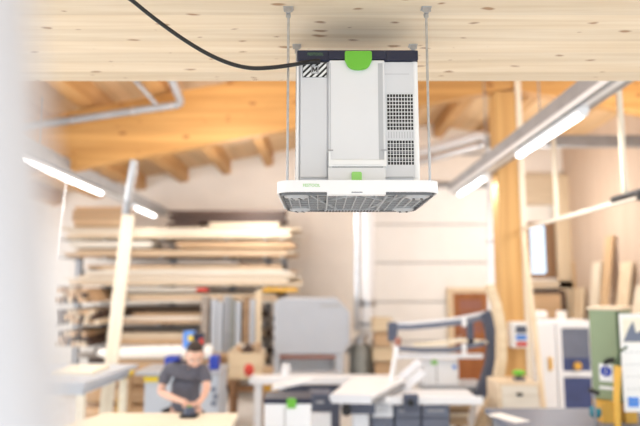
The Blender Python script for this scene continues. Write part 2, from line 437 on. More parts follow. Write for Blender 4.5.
# two white ducts right of the device
Y = 10.6
e1 = W(487, 146, Y)
ductpipe('white_duct', [W(380, 163, Y), W(425, 151, Y)] + arc(W(468, 138, Y), W(492, 130, Y), W(493, 155, Y)) + [W(493, 232, Y), W(493, 310, Y)], .1, 'duct_white',
         'white extraction duct bending down beside the timber post', 'duct', [(W(493, 172, Y), W(493, 176, Y)), (W(493, 240, Y), W(493, 244, Y))])
ductpipe('white_duct', [W(380, 172, 10.4), W(425, 160, 10.4), W(478, 146, 10.4)], .08, 'duct', 'lower metal duct running beside the white bent duct', 'duct', [(W(476, 146.6, 10.4), W(482, 145, 10.4))])
dk = [o for o in COL.objects if o.name == 'white_duct'][0]
hx = W(493, 200, 10.6).x
MB().mm(hx-.015, hx+.015, 10.59, 10.61, W(493, 150, 10.6).z, zr(hx)-.01).build('duct_hanger', 'zinc', dk)
MB().bar(W(370, 155, 12.5), W(500, 154, 12.5), .05).build('door_rail', 'steel_grey', label='upper dark steel rail above the white sectional door', cat='rail')
MB().bar(W(370, 186, 13.6), W(500, 187, 13.6), .06).build('door_rail', 'steel_grey', label='lower dark steel rail along the top of the sectional door', cat='rail')
# ducts below the device down to the sander
Y = 12.0
ductpipe('sander_duct', [W(368, 150, Y), W(368, 315, Y)] + arc(W(368, 322, Y), W(368, 345, Y), W(352, 347, Y)) + [W(346, 347, Y)], .14, 'duct_white',
         'large white duct coming down and curving into the grey sander', 'duct', [(W(368, 300, Y), W(368, 306, Y)), (W(368, 322, Y), W(368, 325, Y))])
ductpipe('side_duct', [W(357, 150, 12.1), W(357, 330, 12.1)], .06, 'duct', 'slim grey duct standing left of the large white duct', 'duct')
# roof hangers for the ducts come from the roof itself
MB().mm(WX(365, 200, 12), WX(371, 200, 12), 11.9, 12.1, W(368, 150, 12).z-.05, zr(.9)-.01).build('duct_hanger', 'zinc', label='steel hanger holding the large white duct to the roof', cat='bracket')

# ------------------------------------------------------------------ lumber rack
YR = 12.0
xl, xr_ = WX(40, 300, YR), WX(292, 300, YR)
levels = [238, 256.5, 285.5, 303, 324, 345, 369]
rk = empty('lumber_rack', ((xl+xr_)/2, YR+.6, 0), 'tall lumber rack full of stacked boards against the back wall', 'rack')
ups = [WX(p, 300, YR+1.0) for p in (76, 118, 172, 232, 268, 284)]
for x in ups:
    MB().mm(x-.06, x+.06, YR+1.0, YR+1.15, 0, WZ(224, YR+1)).build('upright', 'steel_grey', rk)
    for y in levels:
        z = WZ(y, YR)
        MB().mm(x-.03, x+.03, YR+.02, YR+1.0, z-.034, z-.005).build('arm', 'steel_grey', rk)
MB().mm(ups[0], ups[-1], YR+1.16, YR+1.2, .3, .4).mm(ups[0], ups[-1], YR+1.16, YR+1.2, 2.4, 2.5).build('cross_brace', 'steel_grey', rk)

DX = 0
def stack(ytop, ybot, pxa, pxb, mats, lab, grp, th=None, jit=14, cat='board', name='lumber_board', deep=2):
    z = WZ(ybot, YR); zt = WZ(ytop, YR); n = max(1, round((zt-z)/(th or .05))); t = (zt-z)/n
    for k in range(n):
        for dpt in range(deep):
            a = WX(pxa + random.uniform(-jit, jit), 280, YR); b = WX(pxb + random.uniform(-jit, jit)*.7, 280, YR)
            w = .36 - .04*random.random(); y0 = YR + .04 + dpt*.42 + random.uniform(-.02, .03)
            MB().mm(a, b, y0, y0+w, z + k*t, z + (k+1)*t-.006).build(name, random.choice(mats), label=lab, cat=cat, group=grp)
P = 'white_wood'
stack(227, 238, 66, 298, [P, P, 'pale'], 'cream board in the top white stack of the lumber rack', 'cream boards on the top level')
# on top of them
def stack2(ytop, ybot, *a, **k): stack(ytop, ybot, *a, **k)
stack(222, 226.6, 208, 278, ['pale'], 'pale narrow board between the dark and cream stacks on top', 'pale narrow boards near the top', jit=2)
stack(222, 226.6, 165, 196, ['dark_wood'], 'short dark spacer board left of the narrow pale board', 'dark spacers near the top', jit=2, deep=1)
stack(210, 221.6, 168, 284, ['dark_wood'], 'dark brown board on the very top of the rack', 'dark boards on the very top', jit=4, th=.045)
stack(206, 226.6, 70, 124, ['tan'], 'tan chipboard sheet at the top left of the rack', 'chipboard sheets at the top left', jit=3, th=.07, deep=1)
stack(249.5, 256, 62, 290, [P, 'pale', 'tan'], 'long cream board at the foot of the second level', 'long boards on the second level')
stack(241, 247.6, 175, 292, ['tan', 'pale', 'tan'], 'reddish tan board at the right end of the second level', 'tan boards on the second level', jit=6)
stack(241, 247.6, 66, 150, [P], 'white board on the left end of the second level', 'white boards on the second level', jit=4)
stack(275, 285, 70, 295, [P, 'pale', 'pale'], 'cream board in the lower half of the third level', 'lower boards of the third level')
stack(265, 274.6, 90, 288, [P, 'pale', 'tan'], 'long pale board in the upper half of the third level', 'upper boards of the third level')
stack(260.5, 264.6, 176, 240, ['grey_wood'], 'grey weathered board lying on top of the third level', 'grey boards on the third level', jit=5)
stack(294, 302.6, 118, 268, [P, 'pale', 'pale', 'tan'], 'pale board on the fourth rack level', 'boards on the fourth level', jit=18)
stack(287.5, 291.6, 120, 200, [P], 'short white board on top of the fourth level', 'short boards on the fourth level', jit=6)
stack(313, 323.6, 124, 215, ['tan', 'pale', 'tan', P], 'mixed tan board on the fifth rack level', 'boards on the fifth level', jit=14, th=.07)
stack(333, 344.6, 116, 262, ['tan', 'pale', 'tan'], 'thick tan plank on the sixth rack level', 'planks on the sixth level', jit=12, th=.09)
stack(355, 368.6, 130, 262, ['tan', 'tan', 'pale'], 'thick brown plank on the seventh rack level', 'planks on the seventh level', jit=12, th=.1)
# dark timbers added behind every level so the gaps look shaded
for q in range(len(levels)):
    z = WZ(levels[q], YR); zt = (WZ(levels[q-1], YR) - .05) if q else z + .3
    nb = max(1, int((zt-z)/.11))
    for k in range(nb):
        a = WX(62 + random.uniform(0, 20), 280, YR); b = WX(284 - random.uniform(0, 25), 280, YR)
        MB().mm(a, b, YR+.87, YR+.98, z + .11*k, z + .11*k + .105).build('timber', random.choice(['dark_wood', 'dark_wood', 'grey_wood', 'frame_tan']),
            label='added dark filler timber shading the rack gaps behind the pale boards', cat='timber', group='added dark filler timbers at the back of the rack')
# pieces on the bottom
zb = .02
for k in range(3):
    for j in range(4):
        MB().mm(WX(60, 300, YR)+random.uniform(-.2, .2), WX(225, 300, YR)+random.uniform(-.5, .3), YR+.05+.22*j, YR+.25+.22*j, zb+.12*k, zb+.12*k+.11).build(
            'lumber_board', random.choice(['tan', 'grey_wood', 'pale']), label='heavy plank on the floor beneath the lumber rack', cat='board', group='heavy planks under the rack')
# round battens seen by their ends at the left
for lvl, (ytop, ybot, pa, pb) in enumerate(((289, 302, 70, 106), (307, 323, 70, 112), (329, 344, 70, 104))):
    z0 = WZ(ybot, YR); z1 = WZ(ytop, YR); r = .052; row = 0; z = z0 + r
    while z < z1:
        x = WX(pa, 300, YR) + (r if row % 2 else 0)
        while x < WX(pb - row*1.5, 300, YR):
            y0 = YR - .55 + random.uniform(-.12, .1)
            MB().cyl((x, y0, z), (x, YR+.95, z), r*.95, n=10).build('round_pole', random.choice(['tan', 'pale', 'tan', 'dark_wood']),
                label='round pole end in the %s bundle at the rack left end' % ('upper', 'middle', 'lowest')[lvl], cat='pole',
                group='%s bundle of round poles' % ('upper', 'middle', 'lowest')[lvl], smooth=True)
            x += 2*r + .005
        z += r*1.75; row += 1
# sheets standing upright at the right end of the rack
for k, px in enumerate((203, 213, 219, 225, 231, 237, 244, 251)):
    x = WX(px, 300, 11.7)
    mt = ['grey_wood', 'machine_grey', 'machine_grey', 'steel_grey', 'barrel', 'machine_grey', 'frame_tan', 'machine_grey'][k]
    MB().mm(x, x+.09 if k % 3 else x+.13, 11.55, 11.85, WZ(352, 11.7), WZ(296+3*(k % 3), 11.7)).build('sheet_offcut', mt,
        label='upright light sheet offcut standing at the right end of the rack', cat='sheet', group='upright offcuts on the rack')
MB().mm(WX(192, 300, 11.7), WX(262, 300, 11.7), 11.5, 11.95, WZ(355.5, 11.7), WZ(352.2, 11.7)).mm(WX(192, 300, 11.7), WX(196, 300, 11.7), 11.5, 11.95, 0, WZ(355.5, 11.7)).build('offcut_shelf', 'tan', label='brown wooden shelf that carries the upright offcuts', cat='shelf')
MB().bar((WX(259, 300, 11.4), 11.4, 0), (WX(259, 300, 11.4), 11.4, WZ(290, 11.4)), .1).build('rack_post', 'pale_v', label='pale square post at the right end of the rack', cat='post')
MB().mm(WX(262, 300, YR), WX(297, 300, YR), YR+.02, YR+.8, WZ(291.8, YR), WZ(287.6, YR)).build('plywood_offcut', 'ochre', label='yellow brown sheet end poking out at the right of the rack', cat='board')
MB().mm(WX(197, 290, 11.9), WX(208, 290, 11.9), 11.85, 11.95, WZ(291.5, 11.9), WZ(288, 11.9)).build('red_tag', 'red', label='small red tag on the fourth level of the rack', cat='tag')

# ------------------------------------------------------------------ sander, drum, stack of crates
Y = 10.8
def X_(p): return WX(p, 340, Y)
sd = empty('wide_belt_sander', (X_(312), Y+.5, 0), 'large light grey sanding machine with chamfered top before the back wall', 'sander')
x0, x1 = X_(274), X_(350); zt = WZ(298, Y); zm = WZ(355, Y)
MB().prism([(x0, zm), (x1-.12, zm), (x1, zm+.2), (x1, zt-.25), (x1-.22, zt), (x0+.12, zt), (x0, zt-.1)], Y, Y+1.1, 1).build('hood', 'machine_grey', sd, bevel=.03)
MB().mm(x0, x0+.1, Y, Y+1.1, 0, zm).mm(x1-.26, x1-.12, Y, Y+1.1, 0, zm).mm(x0+.1, x1-.26, Y+.2, Y+1.1, 0, zm-.55).build('frame', 'machine_grey', sd)
MB().mm(x0+.12, x1-.28, Y+.4, Y+.44, zm-.5, zm-.05).build('inner_guard', 'machine_white', sd)
MB().mm(x0+.1, x1-.26, Y-.02, Y+.03, zm-.06, zm-.01).build('warning_strip', 'redbrown', sd)
MB().mm(x0+.02, x1-.2, Y-.5, Y+.2, .5, .66).build('infeed_table', 'machine_light', sd, bevel=.02)
MB().mm(x1-.52, x1-.16, Y-.02, Y, zt-.15, zt-.12).build('nameplate', 'seam', sd)

t = empty('dust_drum', (WX(361, 360, 11.4), 11.4, 0), 'grey metal dust drum right of the grey sander', 'drum')
MB().lathe((t.location.x, 11.4, 0), [(.21, 0), (.22, .02), (.22, .5), (.228, .52), (.22, .54), (.21, WZ(344, 11.4)-.1), (.14, WZ(344, 11.4))]).build('drum_body', 'barrel', t, smooth=True)
MB().cyl((t.location.x, 11.4, WZ(344, 11.4)), (t.location.x, 11.4, WZ(336, 11.4)), .1).build('collar', 'duct', t, smooth=True)

z = 0; k = 0
xa, xb = WX(375, 340, 11), WX(391, 340, 11)
labs = ['plywood crate topmost of the stack right of the dust drum', 'plywood crate second from the top right of the dust drum', 'plywood crate third from the top right of the dust drum', 'plywood crate fourth from the top right of the dust drum', 'plywood crate second from the floor right of the dust drum', 'plywood crate lowest in the stack right of the dust drum']
zt = WZ(318, 11); h = zt/6
for k in range(6):
    m = MB(); j = .03*(k % 2)
    z0 = h*k + .004; z1 = h*(k+1); a, b = xa-j, xb+j
    m.mm(a, b, 11, 11.02, z0, z1).mm(a, b, 11.4, 11.42, z0, z1).mm(a, a+.02, 11.02, 11.4, z0, z1).mm(b-.02, b, 11.02, 11.4, z0, z1).mm(a, b, 11, 11.42, z0, z0+.02)
    m.mm(a, b, 10.985, 11, z1-.05, z1)
    m.build('plywood_crate', 'ply' if k % 2 else 'tan', label=labs[5-k], cat='crate', group='crates right of the dust drum')

# ------------------------------------------------------------------ format saw in the middle
# long white sliding table and fence
Y = 8.4
sw = empty('panel_saw', (WX(330, 380, Y), Y, 0), 'panel saw with long white sliding table across the middle of the shop', 'saw')
zt = WZ(376, Y)
MB().mm(WX(250, 380, Y), WX(392, 380, Y), Y-.1, Y+.15, zt-.1, zt).build('sliding_table', 'machine_white', sw, bevel=.01)
MB().mm(WX(268, 380, Y), WX(345, 380, Y), Y+.2, Y+.8, zt-.12, zt-.06).build('saw_table', 'table_grey', sw, bevel=.01)
MB().mm(WX(285, 390, Y), WX(340, 390, Y), Y+.05, Y+.7, 0, zt-.121).build('saw_body', 'slate', sw, bevel=.02)
MB().box(W(292, 383, 7.9), (.5, .3, .04), Matrix.Rotation(R(-12), 3, 'Y')).build('fence', 'machine_white', sw)
MB().cyl((WX(286, 370, Y), Y, zt), (WX(286, 370, Y), Y, zt+.16), .06).build('clamp_knob', 'machine_white', sw, smooth=True)
MB().mm(WX(255, 380, Y), WX(262, 380, Y), Y-.06, Y+.1, 0, zt-.1).build('leg', 'machine_white', sw)
MB().ell(W(249, 370, 8.3) , (.07, .07, .085)).build('red_ball', 'red', label='red ball on the left end of the white sliding table', cat='ball', smooth=True)

# slanted outrigger table
t = empty('outrigger_table', W(362, 405, 6.6), 'white slanting outrigger table on a metal bracket before the dark cabinets', 'table')
zt = WZ(389, 7.0)+.02
MB().prism([(WX(329, 401, 6.6), 6.5), (WX(370, 404, 6.6), 6.45), (WX(406, 380, 7.6), 7.7), (WX(352, 378, 7.8), 7.75)], zt-.05, zt, 2).build('table_top', 'machine_white', t, bevel=.01)
MB().bar((WX(331, 400, 6.6), 6.49, zt-.03), (WX(370, 400, 6.6), 6.44, zt-.03), .05, .09).build('front_rail', 'machine_light', t)
MB().bar((WX(371, 400, 6.6), 6.47, zt-.072), (WX(405, 400, 7.5), 7.6, zt-.072), .05, .04).build('side_rail', 'steel_grey', t)
MB().mm(WX(352, 400, 6.8), WX(368, 400, 6.8), 6.7, 6.95, .0, zt-.051).build('pedestal', 'machine_light', t, bevel=.02)
MB().mm(WX(343, 400, 6.8), WX(374, 400, 6.8), 6.64, 6.69, zt-.22, zt-.06).build('bracket', 'slate', t)
MB().cyl((WX(346, 400, 6.6), 6.6, zt-.2), (WX(346, 400, 6.6), 6.6, zt-.06), .035).cyl((WX(346, 400, 6.6), 6.48, zt-.16), (WX(346, 400, 6.6), 6.6, zt-.16), .05).build('clamp', 'black', t, smooth=True)

# dark cabinets below a light worktop
Y = 6.9
zt = WZ(400, Y)
xs = [WX(p, 400, Y) for p in (371, 394, 421, 450)]
for k in range(3):
    c = empty('tool_cabinet', ((xs[k]+xs[k+1])/2, Y+.3, 0), ['dark slate cabinet nearest the outrigger table, leftmost of three', 'dark slate cabinet in the middle of the three under the light worktop', 'dark slate cabinet at the right end of the light worktop'][k], 'cabinet', 'slate cabinets under the worktop')
    a, b = xs[k]+.004, xs[k+1]-.004
    MB().mm(a, b, Y+.02, Y+.6, 0, zt-.05).build('body', 'slate', c, bevel=.006)
    MB().mm(a+.01, b-.01, Y, Y+.02, .1, zt-.2).build('cabinet_door', 'slate_mid', c, bevel=.004)
    d = MB().mm(a+.01, b-.01, Y, Y+.02, zt-.19, zt-.06).build('drawer', 'slate_mid' if k else 'machine_light', c, bevel=.004)
    MB().mm(a+.06, b-.06, Y-.02, Y, zt-.12, zt-.105).build('handle', 'zinc', d)
MB().mm(xs[0]-.02, xs[3]+.35, Y-.04, Y+.7, zt-.045, zt).build('worktop', 'machine_light', label='light grey worktop lying on the slate cabinets', cat='worktop', bevel=.008)
MB().mm(WX(383, 400, Y), WX(481, 400, Y), Y-.09, Y-.045, zt-.03, zt+.05).build('fence_rail', 'machine_white', label='long white fence rail along the front of the worktop', cat='rail', bevel=.004)
b = W(411, 399, 6.8)
t = empty('fence_clamp', b, 'small dark clamp gripping the white fence rail', 'clamp')
MB().mm(b.x-.09, b.x+.07, 6.72, 6.8, b.z-.12, b.z+.06).build('jaw', 'slate', t, bevel=.01)
MB().cyl((b.x-.02, 6.66, b.z-.02), (b.x-.02, 6.73, b.z-.02), .035).build('knob', 'black', t, smooth=True)

# arm machine behind
Y = 8.2
t = empty('overhead_arm_machine', (WX(440, 380, Y), Y, 0), 'machine with dark bowed arms and a curved dark column beside the brown door', 'machine')
def curvebar(pts, w, h, m, name, up=(0, 1, 0)):
    mb = MB()
    P_ = [Vector(p) for p in pts]
    sx = []
    vs = []
    for i, p in enumerate(P_):
        d = (P_[min(i+1, len(P_)-1)] - P_[max(i-1, 0)]).normalized(); n_ = d.cross(Vector(up)).normalized()
        u = Vector(up)
        vs.append([mb.b.verts.new(p + n_*a*h/2 + u*b_*w/2) for a, b_ in ((-1, -1), (1, -1), (1, 1), (-1, 1))])
    for A_, B_ in zip(vs, vs[1:]):
        for k in range(4): mb.b.faces.new((A_[k], A_[(k+1) % 4], B_[(k+1) % 4], B_[k]))
    mb.b.faces.new(vs[0][::-1]); mb.b.faces.new(vs[-1])
    return mb
def pts2(L, Y): return [W(a, b, Y) for a, b in L]
curvebar(pts2([(389, 327), (410, 327), (435, 325), (460, 322), (484, 317), (490, 316)], Y), .1, .075, 0, '').build('upper_arm', 'slate_mid', t)
curvebar(pts2([(389, 323), (410, 323.2), (435, 321), (460, 318), (484, 313)], Y), .1, .03, 0, '').build('arm_cover', 'machine_light', t)
MB().mm(WX(388, 330, Y), WX(397, 330, Y), Y-.06, Y+.06, WZ(341, Y), WZ(322, Y)).build('end_cap', 'slate', t, bevel=.01)
curvebar(pts2([(395, 348), (420, 350), (450, 350), (484, 343)], Y), .1, .06, 0, '').build('middle_arm', 'slate_mid', t)
curvebar(pts2([(414, 344.5), (440, 343), (462, 340), (486, 342)], Y+.04), .16, .035, 0, '').build('wood_shelf', 'bench_wood', t)
MB().mm(WX(397, 355, Y), WX(482, 355, Y), Y-.06, Y+.0, WZ(358, Y), WZ(353.5, Y)).build('lower_shelf', 'machine_light', t)
curvebar(pts2([(484, 312), (490, 325), (493, 345), (491, 365), (485, 383), (478, 398)], Y), .14, .14, 0, '').build('curved_column', 'slate', t)
MB().mm(WX(467, 330, Y), WX(473, 330, Y), Y-.04, Y+.04, WZ(344, Y), WZ(321, Y)).build('strut', 'slate', t)
MB().mm(WX(461, 320, Y), WX(465, 320, Y), Y-.08, Y-.05, WZ(326, Y), WZ(318, Y)).build('joint_plate', 'machine_white', t)
MB().mm(WX(461, 347, Y), WX(465, 347, Y), Y-.08, Y-.05, WZ(356, Y), WZ(343, Y)).build('joint_plate', 'machine_white', t)
MB().mm(WX(420, 400, Y), WX(488, 400, Y), Y+.02, Y+.6, WZ(386, Y)-.05, WZ(386, Y)).build('machine_table', 'table_grey', t, bevel=.01)
MB().mm(WX(430, 400, Y), WX(478, 400, Y), Y+.1, Y+.55, 0, WZ(386, Y)-.051).build('base', 'machine_light', t, bevel=.02)
# white box with a green latch and a blue dot on it
Y2 = 8.23
a, b = WX(424, 370, Y2), WX(459, 370, Y2); z0, z1 = WZ(386, Y)+.002, WZ(360, Y2)
t = empty('white_tool_case', ((a+b)/2, Y2+.15, z0), 'white case with green latch and blue dot under the dark arms', 'case')
MB().rbox(a, b, Y2, Y2+.33, z0, z1, .03, 4).build('shell', 'machine_white', t, bevel=.008, smooth=True)
MB().ell(((a*.7+b*.3), Y2-.005, z1-.03), (.045, .02, .035)).build('latch', 'green_pale', t, smooth=True)
MB().cyl((b-.06, Y2-.012, z1-.09), (b-.06, Y2, z1-.09), .028).build('blue_dot', 'blue_light', t)
MB().mm(a+.16, a+.175, Y2-.006, Y2, z1-.3, z1-.07).build('seam_line', 'seam', t)
# crossing white pieces left of it
for k, (p, q, lb) in enumerate((((392, 386), (420, 362), 'white flat bar leaning at the left of the white case'), ((400, 392), (423, 372), 'lower white flat bar leaning at the left of the white case'))):
    P0, P1 = W(*p, 7.75 - k*.15), W(*q, 7.85 - k*.15)
    MB().bar(P0, P1, .05, .1, up=(0, .4, 1)).build('flat_bar', 'machine_light', label=lb, cat='bar')
P0, P1 = W(390, 385, 7.5), W(397, 346, 7.6)
t = empty('swivel_lever', P0, 'thin white lever with a red grip left of the dark arms', 'lever')
MB().cyl(P0, P1, .025).build('rod', 'machine_white', t, smooth=True)
MB().cyl(P1, P1 + (P1-P0).normalized()*.1, .04).build('grip', 'redbrown', t, smooth=True)

# curved plywood strip next to the column
cpts = pts2([(489, 285), (496, 305), (501, 330), (501, 360), (496, 390), (484, 415)], 7.7)
cpts.append(Vector((cpts[-1].x-.22, 7.7, 0.0)))
curvebar(cpts, .2, .085, 0, '').build('curved_panel', 'ply', label='tall bent plywood strip curving in front of the timber post', cat='panel')
# brown boards stack on the floor below
for k in range(5):
    MB().box((WX(452, 404, 7.6)+.02*k, 7.7, WZ(417, 7.6)+.045*k), (.36-.03*k, .4, .04), Matrix.Rotation(R(3*k-5), 3, 'Z')).build('offcut', ['tan', 'pale', 'frame_brown'][k % 3],
        label=['brown offcut lowest in the little pile right of the slate cabinets', 'second offcut from below right of the slate cabinets', 'middle offcut of the pile right of the slate cabinets', 'fourth offcut from below right of the slate cabinets', 'topmost offcut of the pile right of the slate cabinets'][k], cat='board', group='offcuts beside the slate cabinets')
zz = WZ(417, 7.6)-.03
MB().mm(WX(440, 404, 7.6), WX(466, 404, 7.6), 7.5, 7.95, zz-.05, zz).mm(WX(443, 404, 7.6), WX(446, 404, 7.6), 7.6, 7.9, 0, zz-.05).mm(WX(460, 404, 7.6), WX(463, 404, 7.6), 7.6, 7.9, 0, zz-.05).build('offcut_trestle', 'tan', label='low wooden trestle that carries the offcut pile', cat='trestle')

# ------------------------------------------------------------------ white dust extractor and dark case, front middle
def case_cart(a, b, Y, ytop, lab, dep=.4):
    t = empty('dust_extractor', ((a+b)/2, Y+dep/2, 0), lab, 'dust extractor')
    zt = WZ(ytop, Y)
    MB().rbox(a, b, Y, Y+dep, .12, zt-.05, .03).build('body', 'machine_white', t, bevel=.006, smooth=True)
    MB().rbox(a-.008, b+.008, Y-.008, Y+dep+.008, zt-.05, zt, .03).build('lid', 'navy', t, bevel=.006, smooth=True)
    MB().rbox((a+b)/2-.045+.04, (a+b)/2+.045+.04, Y-.03, Y-.008, zt-.09, zt+.006, .02, 4, 1).build('latch', 'green', t, smooth=True)
    MB().mm(a+.2, a+.212, Y-.006, Y, .3, zt-.08).build('seam_line', 'seam', t)
    m = MB()
    for k in range(6): m.mm(b-.13, b-.05, Y-.005, Y, .35+.05*k, .37+.05*k)
    m.build('vent', 'vent_dark', t)
    for sx in (a+.06, b-.06):
        for sy in (Y+.06, Y+dep-.06): MB().cyl((sx-.02, sy, .06), (sx+.02, sy, .06), .06).build('caster', 'black', t, smooth=True)
    return t
case_cart(WX(264, 405, 6.1), WX(311, 405, 6.1), 6.1, 398.5, 'white dust extractor with a dark lid and green latch before the saw')
Y = 6.8
t = empty('dark_case', (WX(328, 400, Y), Y+.2, 0), 'dark navy tool box on a white crate right of the dust extractor', 'case')
a, b = WX(309, 400, Y), WX(331, 400, Y)
MB().mm(a, b, Y, Y+.35, WZ(412, Y), WZ(394, Y)).build('body', 'slate', t, bevel=.01)
MB().mm(a+.08, b-.08, Y-.02, Y, WZ(402, Y)-.01, WZ(402, Y)+.01).build('handle', 'zinc', t)
MB().mm(a+.02, b, Y-.02, Y+.4, 0, WZ(412, Y)-.004).build('white_crate', 'machine_white', label='white crate standing beneath the dark navy tool box', cat='crate', bevel=.01)

# ------------------------------------------------------------------ left middle: saw behind the man, white rolls, tables
Y = 7.4
t = empty('blue_table_saw', (WX(180, 390, Y), Y+.3, 0), 'grey table saw with royal blue guards behind the man', 'saw')
zt = WZ(372, Y)
MB().mm(WX(135, 370, Y), WX(220, 370, Y), Y, Y+.75, zt-.04, zt).build('table', 'table_grey', t, bevel=.008)
MB().mm(WX(143, 390, Y), WX(218, 390, Y), Y+.05, Y+.7, 0, zt-.041).build('body', 'machine_grey', t, bevel=.015)
MB().mm(WX(143, 390, Y), WX(160, 390, Y), Y+.03, Y+.05, zt-.12, zt-.06).build('yellow_strip', 'yellow', t)
MB().mm(WX(160, 365, Y), WX(173, 365, Y), Y+.2, Y+.45, zt+.002, WZ(357, Y+.2)).build('guard', 'blue', t, bevel=.01)
MB().mm(WX(206, 365, Y), WX(215, 365, Y), Y+.2, Y+.4, zt+.002, WZ(356, Y+.2)).build('guard', 'blue', t, bevel=.01)
MB().cyl((WX(182, 365, Y)+.08, Y+.5, zt), (WX(182, 365, Y)+.08, Y+.5, WZ(348, Y+.5)), .03).build('riser', 'steel_grey', t)
MB().mm(WX(175, 340, Y), WX(186, 340, Y), Y+.42, Y+.6, WZ(348, Y+.5), WZ(331, Y+.5)).build('control_box', 'blue_light', t, bevel=.01)
MB().mm(WX(186, 340, Y), WX(196, 340, Y), Y+.42, Y+.6, WZ(348, Y+.5), WZ(333, Y+.5)).build('control_box', 'navy', t, bevel=.01)
MB().mm(WX(181, 338, Y), WX(186, 338, Y), Y+.39, Y+.42, WZ(340, Y+.5), WZ(335, Y+.5)).build('button', 'yellow', t)
MB().mm(WX(193, 338, Y), WX(197, 338, Y), Y+.39, Y+.42, WZ(344, Y+.5), WZ(338, Y+.5)).build('button', 'red', t)
for k, (px, py) in enumerate(((213, 390), (215, 397), (213, 404))):
    MB().cyl((WX(px, py, Y), Y+.02, WZ(py, Y)), (WX(px, py, Y), Y+.05, WZ(py, Y)), .03).build('knob', 'slate_mid', t)

Y = 9.2
p, q = W(98, 354, Y), W(212, 352, Y)
MB().tube([p + Vector((0, 0, .03)), p*.9+q*.1, (p+q)/2, q], .1, 14, radii=[.045, .085, .11, .11]).build('white_roll', 'paper', label='long white roll of sheeting lying behind the blue table saw', cat='roll', smooth=True)
MB().mm(p.x+.2, q.x-.1, Y-.16, Y+.3, p.z-.17, p.z-.1).mm(p.x+.4, p.x+.5, Y, Y+.1, 0, p.z-.17).mm(q.x-.3, q.x-.2, Y, Y+.1, 0, p.z-.17).build('roll_trestle', 'tan', label='wooden trestle table that carries the long white roll', cat='trestle')

Y = 6.6
t = empty('grey_work_table', (WX(90, 380, Y), Y+.5, 0), 'light grey table at the left with a yellow leg before the rack', 'table')
zt = WZ(364, 8.0)
MB().prism([(WX(-20, 380, 6.6), 6.5), (WX(88, 380, 6.6), 6.5), (WX(138, 364, 8.0), 8.0), (WX(-20, 364, 8), 8.0)], zt-.05, zt, 2).build('table_top', 'machine_grey', t)
MB().prism([(WX(-10, 380, 6.6), 6.56), (WX(84, 380, 6.6), 6.56), (WX(132, 364, 8.0), 7.9), (WX(-10, 364, 8), 7.9)], zt-.14, zt-.051, 2).build('apron', 'machine_grey', t)
for (x, y) in ((WX(83, 390, 6.7), 6.64), (WX(126, 380, 7.8), 7.7), (WX(0, 390, 6.7), 6.64)):
    MB().mm(x-.04, x+.04, y-.04, y+.04, 0, zt-.141).build('leg', 'bench_wood', t)
MB().mm(WX(50, 360, 7), WX(92, 360, 7), 7.0, 7.6, zt+.002, zt+.04).build('paper_stack', 'bench_wood', label='pale yellow board lying on the light grey table', cat='board')
# yellow hose/clamp
pts = [Vector((WX(121, 398, 8.6), 8.6, 0)), W(122, 398, 8.6), W(123, 386, 8.6), W(124, 376, 8.6), W(128, 371, 8.6), W(132, 374, 8.6)]
MB().tube(pts, .05, 10).build('yellow_bracket', 'yellow', label='yellow bent clamp bracket beneath the white roll', cat='clamp', smooth=True)
# log beams under the roll
for k in range(5):
    yy = 9.6 + .0*k; z = .09 + .3*(k//2) ; x0 = WX(92, 380, 9.9)+.1*(k % 2)
    MB().cyl((x0, 9.7+.34*(k % 2), .16+.29*(k//2)), (x0+2.0, 9.7+.34*(k % 2), .16+.29*(k//2)), .14, n=14).build('log', 'tan', label='round brown log in the pile under the lumber rack front', cat='log', group='logs in front of the rack', smooth=True)

# plywood bin with scraps, right of the saw
Y = 9.6
a, b = WX(228, 370, Y), WX(262, 370, Y); z0, z1 = WZ(378, Y)-.22, WZ(353, Y)
t = empty('scrap_bin', ((a+b)/2, Y+.3, 0), 'pale plywood bin of scraps right of the blue table saw', 'bin')
z0 = WZ(379, Y)
MB().mm(a, b, Y, Y+.02, z0, z1).mm(a, b, Y+.6, Y+.62, z0, z1).mm(a, a+.02, Y+.02, Y+.6, z0, z1).mm(b-.02, b, Y+.02, Y+.6, z0, z1).mm(a+.02, b-.02, Y+.02, Y+.6, z0, z0+.02).build('bin_body', 'ply', t)
for x in (a+.05, b-.05):
    for y in (Y+.06, Y+.56): MB().mm(x-.03, x+.03, y-.03, y+.03, 0, z0-.001).build('leg', 'frame_brown', t)
MB().mm(a+.1, b-.1, Y+.05, Y+.55, z0-.2, z0-.17).build('shelf', 'frame_brown', t)
cols = ['pale', 'tan', 'white_wood', 'tan', 'pale', 'dark_wood', 'tan', 'pale', 'tan', 'white_wood']
for k in range(10):
    x = a + .06 + (b-a-.12)*(k+.5)/10
    MB().box((x, Y+.15+.05*(k % 5), z1-.02+.03*(k % 3)), (.14, .09, .16), Matrix.Rotation(R(random.uniform(-40, 40)), 3, 'Y')).build('wood_scrap', cols[k],
        label='short wood scrap sticking out of the plywood bin', cat='scrap', group='scraps in the plywood bin')
# brown clutter on right of bin: a rough stump-like block pile
for k, (px, py, s, mt, lb) in enumerate(((268, 372, .16, 'tan', 'tan block on the pale post foot'), (271, 385, .2, 'ochre', 'ochre block low beside the scrap bin'), (266, 397, .22, 'tan', 'lowest brown block beside the scrap bin'))):
    c = W(px, py, 9.3); MB().box(c, (s, s, s), Matrix.Rotation(R(12*k), 3, 'Z')).build('wood_block', mt, label=lb, cat='block', bevel=.02)
c = W(268, 404, 9.3); MB().mm(c.x-.16, c.x+.16, 9.15, 9.45, 0, c.z).build('block_stand', 'tan', label='low wooden stand below the ochre blocks', cat='stand')

